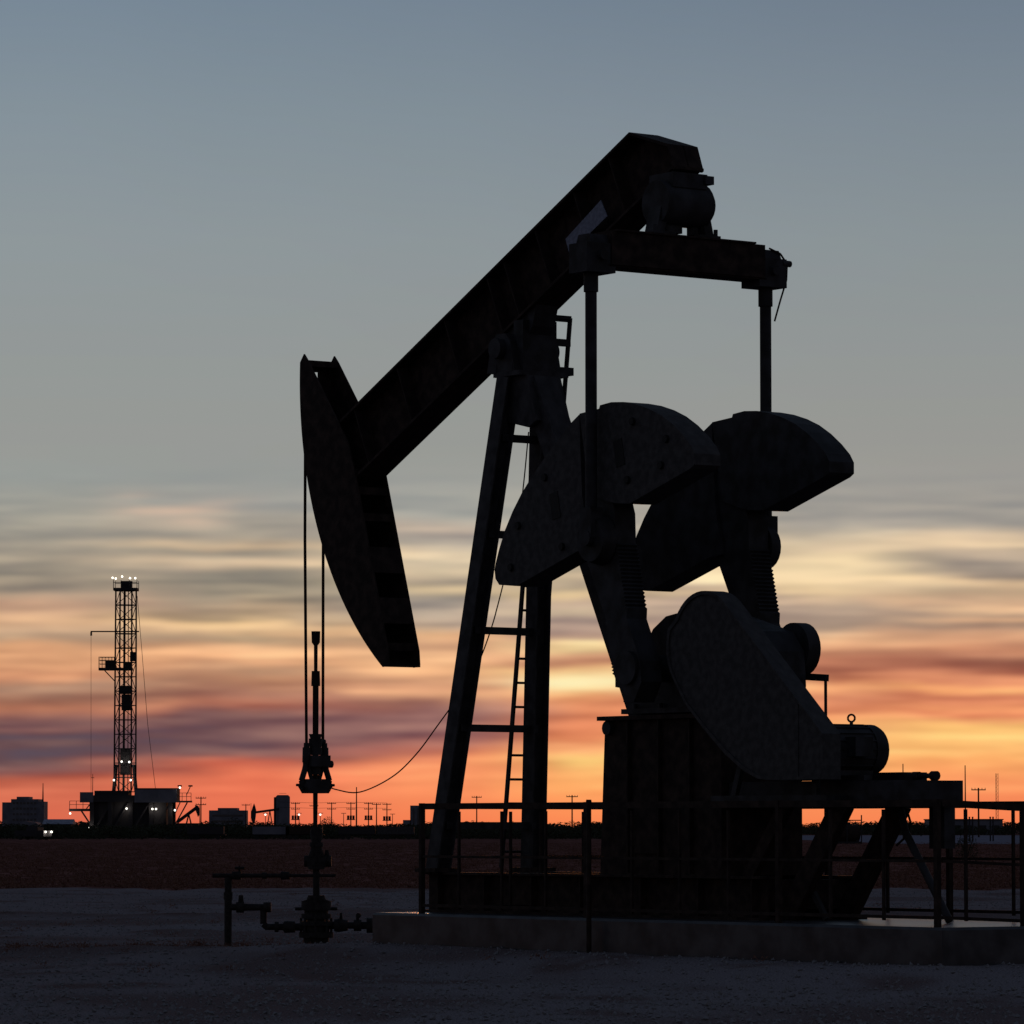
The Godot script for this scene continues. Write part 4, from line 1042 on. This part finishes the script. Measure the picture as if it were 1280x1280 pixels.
func skyline() -> void:
	var d := 2600.0
	var o := thing("office_block", "wide grey multi-storey block with stepped roof beside the rig", "building", W, Vector3(-270, 0, -d))
	var parts_of := [[-282.61, -267.23, 0, 17.93], [-287.58, -282.61, 0, 16.12], [-267.23, -264.07, 0, 16.57], [-279.44, -272.66, 17.93, 19.28]]
	far_block(o, parts_of, d, 22.0, M.wall)
	var mb = parts_of[0]
	for i in 5:
		for k in 7:
			var y: float = mb[3] - 2.2 - i * 3.1
			var x := lerpf(mb[0] + 1.0, mb[1] - 2.4, k / 6.0)
			part(o, "window", MB.new().span(Vector3(x, y - 0.7, -d + 0.0), Vector3(x + 1.3, y + 0.5, -d + 0.06)), M.glass)
	var am := [-265.43, 16.57, 26.97]
	part(o, "antenna", MB.new().cyl(Vector3(am[0], am[1], -d - 8), Vector3(am[0], am[2], -d - 8), 0.5, 0.2, 6), M.far)
	o = thing("office_block", "low flat-topped block with a raised roof section, left of the silo", "building", W, Vector3(-150, 0, -2400))
	far_block(o, [[-157.77, -138.57, 0, 10.83], [-153.18, -143.17, 10.83, 12.08]], 2400.0, 20.0, M.wall)
	for i in 3:
		part(o, "window_band", MB.new().span(Vector3(-156, 7.6 - i * 3.0, -2399.99), Vector3(-140, 8.6 - i * 3.0, -2399.9)), M.glass)
	o = thing("office_block", "narrow grey block touching the foot of the pumpjack's front leg", "building", W, Vector3(-49, 0, -2400))
	far_block(o, [[-53.01, -45.5, 0, 13.34], [-56.77, -52.59, 0, 5.82]], 2400.0, 18.0, M.wall)
	for x in [-51.5, -49.3, -47.4]:
		part(o, "window_band", MB.new().span(Vector3(x, 3, -2399.99), Vector3(x + 0.7, 12, -2399.9)), M.glass)
	# silo with its stair tower
	var s := [-74.61, 2.35, 12.35]
	o = thing("silo", "tall round storage silo with a ladder strip on one side", "silo", W, Vector3(s[0], 0, -1500))
	part(o, "shell", MB.new().stack(Vector3(s[0], 0, -1500), Vector3.UP, [[0, s[1]], [s[2] - 0.6, s[1]], [s[2], s[1] * 0.75]], 20), M.wall)
	part(o, "ladder_tower", MB.new().span(Vector3(s[0] - s[1] - 0.5, 0, -1500.4), Vector3(s[0] - s[1] + 0.3, s[2] - 0.7, -1499.0)), M.far)
	part(o, "roof_rail", MB.new().ring(Vector3(s[0], s[2] + 0.55, -1500), Vector3.UP, s[1] * 0.5, 0.05, 10), M.far)
	# sheds
	var b := [-152.35, -143.48, 0, 4.52]
	o = thing("shed", "long pale-roofed metal shed at the foot of the grey block", "shed", W, Vector3(b[0], 0, -1500))
	part(o, "wall", MB.new().span(Vector3(b[0], 0, -1512), Vector3(b[1], b[3] - 1.6, -1500)), M.far)
	part(o, "roof", MB.new().prism([Vector2(-1512.5, b[3] - 1.6), Vector2(-1499.5, b[3] - 1.6), Vector2(-1506, b[3])], b[0] - 0.5, b[1] + 0.5), M.pale).transform = Transform3D(Basis(Vector3(0, 0, 1), Vector3.UP, Vector3(1, 0, 0)).orthonormalized(), -Vector3(b[0], 0, -1500))
	b = [-141.08, -133.39, 0, 3.46]
	o = thing("shed", "gabled grey shed farther left, in front of the grey block", "shed", W, Vector3(b[0], 0, -1300))
	part(o, "wall", MB.new().span(Vector3(b[0], 0, -1312), Vector3(b[1], b[3] - 1.3, -1300)), M.far)
	part(o, "roof", MB.new().prism([Vector2(b[0] - 0.4, b[3] - 1.3), Vector2(b[1] + 0.4, b[3] - 1.3), Vector2(b[1] - 1.0, b[3] - 0.2), Vector2((b[0] + b[1]) * 0.5, b[3]), Vector2(b[0] + 1.0, b[3] - 0.2)], -1312.0, -1299.8), M.wall)
	# pickup with its headlights on
	var t := [-65.45, 650.0]
	o = thing("pickup_truck", "pickup truck facing the viewer with both headlights lit, left of the rig", "truck", Transform3D(Basis(Vector3.UP, deg_to_rad(58.0)), Vector3(t[0], 0, -t[1])), Vector3.ZERO)
	part(o, "body", MB.new().span(Vector3(-0.95, 0.45, -5.2), Vector3(0.95, 1.3, 0)), M.far)
	part(o, "cab", MB.new().prism([Vector2(-0.9, 1.3), Vector2(0.9, 1.3), Vector2(0.72, 1.95), Vector2(-0.72, 1.95)], -3.2, -1.3), M.far)
	part(o, "windscreen", MB.new().bar(Vector3(-0.68, 1.48, -1.26), Vector3(0.68, 1.48, -1.26), 0.04, 0.5), M.glass)
	for x in [-0.85, 0.85]:
		for z in [-0.9, -4.2]:
			part(o, "wheel", MB.new().cyl(Vector3(x - 0.12, 0.4, z), Vector3(x + 0.12, 0.4, z), 0.4, 0.4, 12), M.dark)
		lamp_at(o, Vector3(x * 0.8, 1.1, 0.16), 1.5, 0.15)
	far_pumpjack(-49.18, 700.0, {"pivot": Vector3(0.1, 3.75, 0), "head": Vector3(1.3, 4.75, 0), "tail": Vector3(-1.7, 2.5, 0), "rope": 1.75, "outline": [[1.05, 5.15], [1.55, 5.0], [1.78, 4.4], [1.75, 3.7], [1.5, 3.3], [1.3, 3.9], [1.1, 4.4]]}, "small pumpjack with its head raised, just right of the drilling rig")
	far_pumpjack(-52.87, 1000.0, {"pivot": Vector3(0.35, 5.4, 0), "head": Vector3(-3.0, 5.0, 0), "tail": Vector3(2.4, 5.75, 0), "rope": -3.75, "outline": [[-3.1, 7.0], [-3.4, 6.2], [-3.7, 5.2], [-3.75, 4.2], [-3.6, 3.2], [-3.3, 2.6], [-2.9, 2.7], [-2.7, 4.2], [-2.6, 5.4], [-2.85, 6.4]]}, "small pumpjack with a tall horsehead, between the flat block and the silo")
	for p in [
		[-61.04, 1300, 8.88, 2, "wooden utility pole with transformers just beside the tall silo"],
		[-55.84, 1300, 8.21, 0, "slim utility pole partly behind the wellhead rod"],
		[-50.87, 1300, 8.88, 1, "double crossarm utility pole, first beyond the wellhead rod"],
		[-45.44, 1300, 8.88, 2, "utility pole with transformer platform beside the thin antenna pole"],
		[-40.47, 1300, 8.88, 2, "utility pole with transformer platform in the middle of the pole row"],
		[-36.74, 1250, 8.39, 0, "plain utility pole with one wide crossarm between two transformer poles"],
		[-35.27, 1300, 8.66, 2, "last transformer pole of the row before the pumpjack"],
		[-80.83, 1400, 8.95, 0, "utility pole with one crossarm above the flat office block"],
		[-74.23, 1100, 9.11, 1, "tall utility pole beside the small pumpjack near the drilling rig"],
		[-8.8, 1150, 9.65, 0, "utility pole seen between the legs of the samson post"],
		[13.04, 1000, 8.78, 0, "utility pole seen between the samson post and the pedestal"],
		[80.97, 800, 8.61, 0, "utility pole with one crossarm behind the end of the guard rail"]]:
		utility_pole(p[0], p[1], p[2], p[3], p[4])
	for p in [
		[-40.49, 1200, 12.29, "thin tall antenna pole among the transformer poles"],
		[41.31, 420, 7.35, "thick bare pole rising just past the motor platform"],
		[59.41, 700, 11.39, "bare pole rising above the motor platform"],
		[61.51, 900, 4.94, "short thin pole seen under the motor platform"]]:
		o = thing("bare_pole", p[3], "pole", W, Vector3(p[0], 0, -p[1]))
		var thick: float = 0.00017 * p[1]
		part(o, "shaft", MB.new().cyl(Vector3(p[0], 0, -p[1]), Vector3(p[0], p[2] * 0.55, -p[1]), thick, thick * 0.9, 8), M.wood)
		part(o, "tip", MB.new().cyl(Vector3(p[0], p[2] * 0.55, -p[1]), Vector3(p[0], p[2], -p[1]), thick * 0.85, thick * 0.6, 8), M.wood)
	for p in [
		[-69.52, 1300, 5.49, 1, "lit lamp post between the far pumpjack and the silo"],
		[-60.03, 1300, 5.49, 1, "lit lamp post beside the transformer pole by the silo"],
		[-51.96, 1250, 5.35, 1, "lit lamp post beside the wellhead rod"],
		[-47.48, 1300, 5.49, 0, "unlit double lamp post left of the thin antenna"],
		[-33.69, 1300, 5.27, 0, "unlit lamp post past the last transformer pole"]]:
		o = thing("lamp_post", p[4], "lamp post", W, Vector3(p[0], 0, -p[1]), "lamp posts on the horizon")
		part(o, "post", MB.new().cyl(Vector3(p[0], 0, -p[1]), Vector3(p[0], p[2] + 0.2, -p[1]), 0.12, 0.08, 8), M.far)
		part(o, "arm", MB.new().bar(Vector3(p[0] - 0.7, p[2] + 0.3, -p[1]), Vector3(p[0] + 0.7, p[2] + 0.3, -p[1]), 0.2, 0.16), M.far)
		if p[3]:
			lamp_at(o, Vector3(p[0], p[2] - 0.08, -p[1] + 0.4), 2.0, 0.26)
	# power lines strung along the pole row
	o = thing("power_line", "faint power lines strung between the utility poles behind the rod", "power line", W, Vector3(-45, 8, -1300))
	for z in [-1.1, 0.6]:
		for y in [0.0, -1.5]:
			part(o, "wire", MB.new().tube([Vector3(-66, 9.0 + y, -1300 + z), Vector3(-56, 8.7 + y, -1300 + z), Vector3(-46, 8.9 + y, -1300 + z), Vector3(-35.3, 8.7 + y, -1300 + z)], 0.035, 4), M.wire)
	# lattice radio mast on the right
	var a := [157.83, 19.39]
	o = thing("radio_mast", "slim lattice radio mast at the far right of the skyline", "mast", Transform3D(Basis(), Vector3(a[0], 0, -1500)), Vector3.ZERO)
	for q in [Vector3(-0.4, 0, 0.25), Vector3(0.4, 0, 0.25), Vector3(0, 0, -0.45)]:
		part(o, "mast_leg", MB.new().cyl(q, q + Vector3(0, a[1], 0), 0.07, 0.07, 6), M.far)
	for i in 16:
		part(o, "brace", MB.new().bar(Vector3(-0.4, i * a[1] / 16.0, 0.25), Vector3(0.4, (i + 1) * a[1] / 16.0, 0.25), 0.06, 0.06), M.far)
	# plant on the right: heater vessel with pipe frame, low building, pipe posts
	a = [34.81, 480.0]
	o = thing("heater_vessel", "dark horizontal process vessel with a pipe frame on top, seen under the platform", "vessel", Transform3D(Basis(), Vector3(a[0], 0, -a[1])), Vector3.ZERO)
	part(o, "vessel", MB.new().stack(Vector3(-1.5, 1.05, 0), Vector3.RIGHT, [[0.0, 0.3], [0.1, 0.7], [0.25, 0.95], [2.7, 0.95], [2.85, 0.7], [2.95, 0.3]], 16), M.rust)
	part(o, "skid", MB.new().span(Vector3(-1.5, 0, -0.8), Vector3(1.5, 0.25, 0.8)), M.far)
	for x in [-1.1, 1.1]:
		part(o, "saddle", MB.new().span(Vector3(x - 0.12, 0.25, -0.7), Vector3(x + 0.12, 0.6, 0.7)), M.far)
	for x in [-1.3, 0.0, 1.5]:
		part(o, "pipe_post", MB.new().span(Vector3(x - 0.06, 0, 0.9), Vector3(x + 0.06, 2.55 if x < 1.0 else 3.0, 1.02)), M.far)
	part(o, "pipe_rail", MB.new().span(Vector3(-1.36, 2.4, 0.91), Vector3(1.56, 2.5, 1.01)), M.far)
	part(o, "valve", MB.new().span(Vector3(-0.9, 1.95, -0.2), Vector3(0.4, 2.25, 0.2)).cyl(Vector3(-0.2, 2.2, 0), Vector3(-0.2, 2.75, 0), 0.05, 0.05, 6), M.far)
	b = [100.63, 117.08, 0, 3.56]
	o = thing("warehouse", "long low flat warehouse behind the end of the guard rail", "building", W, Vector3(b[0], 0, -1100))
	part(o, "wall", MB.new().span(Vector3(b[0], 0, -1125), Vector3(b[1], b[3], -1100)), M.wall)
	part(o, "parapet", MB.new().span(Vector3(b[0] - 0.2, b[3], -1125.2), Vector3(b[1] + 0.2, b[3] + 0.25, -1099.8)), M.far)
	for i in 5:
		part(o, "door", MB.new().span(Vector3(b[0] + 1.5 + i * 3.1, 0.1, -1099.99), Vector3(b[0] + 3.2 + i * 3.1, 2.3, -1099.9)), M.far)
	var seat := ["first pipe post beyond the guard rail end post", "second pipe post, paired with the first", "third pipe post, in front of the warehouse corner", "fourth pipe post, paired with the third", "last pipe post at the frame edge"]
	var nth := 0
	for p in [[55.56, 560, 2.92], [55.95, 560, 2.92], [58.09, 560, 2.92], [58.43, 560, 2.92], [62.09, 560, 2.92]]:
		o = thing("pipe_post", seat[nth], "post", W, Vector3(p[0], 0, -p[1]), "pipe posts in the plant yard")
		nth += 1
		part(o, "pipe", MB.new().cyl(Vector3(p[0], 0, -p[1]), Vector3(p[0], p[2], -p[1]), 0.09, 0.09, 8), M.far)
		part(o, "cap", MB.new().cyl(Vector3(p[0], p[2], -p[1]), Vector3(p[0], p[2] + 0.1, -p[1]), 0.12, 0.1, 8), M.far)
	# trailers parked along the far edge of the field
	var names := ["dark box trailer parked farthest left below the flat block", "grey box trailer parked below the silo", "brown box trailer parked between the silo and the wellhead", "dark box trailer parked right of the wellhead rod", "pale box trailer parked nearest the pumpjack leg"]
	var mats := [M.far, M.wall, M.rust, M.far, M.grey]
	for i in 5:
		var x: float = [-43.5, -34.2, -29.5, -22.0, -16.5][i]
		o = thing("box_trailer", names[i], "trailer", Transform3D(Basis(), Vector3(x, 0, -655)), Vector3.ZERO, "trailers along the field edge")
		part(o, "box", MB.new().span(Vector3(-2.6, 0.75, -1.2), Vector3(2.6, 1.85, 1.2)), mats[i])
		part(o, "frame", MB.new().span(Vector3(-2.6, 0.6, -1.0), Vector3(2.9, 0.75, 1.0)), M.dark)
		for w in [-2.0, -1.2, 1.8]:
			part(o, "wheel", MB.new().cyl(Vector3(w, 0.35, 0.9), Vector3(w, 0.35, 1.15), 0.35, 0.35, 10), M.dark)

# ---------------------------------------------------------------- plants and loose stones
func tuft(leaves: int, high: float, wide: float, size: float) -> MB:
	var b := MB.new()
	for i in leaves:
		var a := rng.randf() * TAU
		var r := sqrt(rng.randf()) * wide
		var y := high * (0.05 + 0.95 * rng.randf()) * (1.0 - 0.45 * pow(r / wide, 2.0))
		var p := Vector3(cos(a) * r, y, sin(a) * r)
		var u := Vector3(rng.randfn(), rng.randfn(), rng.randfn()).normalized() * size
		var w := u.cross(Vector3(rng.randfn(), rng.randfn(), rng.randfn())).normalized() * size * 0.6
		b.tri(p - u, p + w, p + u)
	return b

func plants() -> void:
	var at := []
	# low scrub closing the far side of the field
	for i in 3400:
		var d := rng.randf_range(660.0, 1150.0)
		var x := rng.randf_range(-0.38, 0.38) * d
		if x > 38.0 and x < 142.0 and d < 1020.0:
			continue
		var s := rng.randf_range(0.6, 1.25)
		at.append(Transform3D(Basis(Vector3.UP, rng.randf() * TAU).scaled(Vector3(s * 1.5, s, s * 1.5)), Vector3(x, 0, -d)))
	scatter("scrub", "low dark scrub along the far edge of the field", "scrub", tuft(260, 2.0, 1.9, 0.22).mesh(), M.leaf, at)
	at = []
	for i in 600:
		var d := rng.randf_range(2600.0, 4200.0)
		at.append(Transform3D(Basis(Vector3.UP, rng.randf() * TAU).scaled(Vector3(6, 2.4, 6) * rng.randf_range(0.6, 1.5)), Vector3(rng.randf_range(-0.38, 0.38) * d, 0, -d)))
	scatter("treeline", "distant low line of trees on the horizon", "trees", tuft(300, 2.0, 2.2, 0.25).mesh(), M.leaf, at)
	# dry stubble in the field
	at = []
	for i in 26000:
		var d := 122.0 + 380.0 * pow(rng.randf(), 1.7)
		var x := rng.randf_range(-0.16, 0.16) * d
		if d < pad_edge(x) + 1.0:
			continue
		var s := rng.randf_range(0.4, 1.2)
		at.append(Transform3D(Basis(Vector3.UP, rng.randf() * TAU).scaled(Vector3(s, s * 0.8, s)), Vector3(x, 0, -d)))
	scatter("stubble", "dry stubble and clods covering the dark field", "stubble", tuft(14, 0.12, 0.22, 0.06).mesh(), M.straw, at)
	# loose stones on the gravel
	var sm := paint([[0.1, 0.095, 0.1], [0.28, 0.265, 0.275]], [0.2, 0.8], 0.05, 0.6, 1.0, 0.0, 31)
	at = []
	for i in 42000:
		var d := 36.0 + 80.0 * pow(rng.randf(), 1.4)
		var x := rng.randf_range(-0.16, 0.16) * d
		var p := J.affine_inverse() * Vector3(x, 0, -d)
		if p.x > -1.2 and p.x < 9.3 and absf(p.z) < 1.4:
			continue
		var s := 0.008 + 0.03 * pow(rng.randf(), 3.0)
		at.append(Transform3D(Basis(Vector3(rng.randfn(), rng.randfn(), rng.randfn()).normalized(), rng.randf() * TAU).scaled(Vector3.ONE * s), Vector3(x, pad_height(x, d) + 0.006 + s * 0.3, -d)))
	scatter("gravel", "loose grey stones scattered over the gravel yard", "gravel", stone_mesh(), sm, at)
	# weeds along the wheel ridge and the slab
	at = []
	for i in 500:
		var x := rng.randf_range(-8.0, -1.6) if i % 3 else rng.randf_range(-8.0, 8.0)
		var d := 60.6 + rng.randfn() * 0.5 if i % 3 else rng.randf_range(50.0, 110.0)
		var s := rng.randf_range(0.25, 0.7)
		at.append(Transform3D(Basis(Vector3.UP, rng.randf() * TAU).scaled(Vector3.ONE * s), Vector3(x, pad_height(x, d), -d)))
	scatter("weeds", "small dry weeds growing along the wheel ridge", "weeds", tuft(26, 0.16, 0.2, 0.035).mesh(), M.straw, at)
	# bush behind the end of the guard rail
	var bush := thing("bush", "scraggly dark bush behind the guard rail end post", "bush", W, Vector3(20.7, 0, -210))
	var at0 := Vector3(20.7, 0, -210)
	part(bush, "stem", MB.new().cyl(at0, at0 + Vector3(0, 0.9, 0), 0.05, 0.025, 6).cyl(at0 + Vector3(0, 0.3, 0), at0 + Vector3(0.3, 1.2, 0.1), 0.03, 0.015, 6).cyl(at0 + Vector3(0, 0.3, 0), at0 + Vector3(-0.3, 1.1, -0.1), 0.03, 0.015, 6), M.wood)
	var cm := tuft(620, 1.5, 0.5, 0.06)
	for k in cm.v.size():
		cm.v[k] += at0 + Vector3(0, 0.12, 0)
	part(bush, "foliage", cm, M.leaf)
	# a few single trees on the skyline
	var tl := ["rounded dark tree in front of the low flat block", "dark tree beside the wellhead rod on the horizon", "low dark tree hidden mostly by the pedestal", "low spreading tree under the motor platform", "small dark tree left of the flat block"]
	var n := 0
	for t in [[-54.47, 900, 3.84, 4.7], [-40.0, 1000, 4.26, 3.48], [32.56, 900, 3.06, 4.07], [79.83, 900, 2.9, 3.76], [-56.93, 880, 3.03, 2.75]]:
		var o := thing("tree", tl[n], "tree", Transform3D(Basis(), Vector3(t[0], 0, -t[1])), Vector3.ZERO, "single trees on the skyline")
		n += 1
		part(o, "trunk", MB.new().cyl(Vector3.ZERO, Vector3(0, t[2] * 0.6, 0), 0.16, 0.07, 6).cyl(Vector3(0, t[2] * 0.35, 0), Vector3(t[3] * 0.25, t[2] * 0.75, 0), 0.09, 0.04, 6).cyl(Vector3(0, t[2] * 0.4, 0), Vector3(-t[3] * 0.25, t[2] * 0.75, 0), 0.09, 0.04, 6), M.wood)
		var c := tuft(500, t[2] * 0.75, t[3] * 0.5, 0.2)
		for i in c.v.size():
			c.v[i].y += t[2] * 0.25
		part(o, "crown", c, M.leaf)
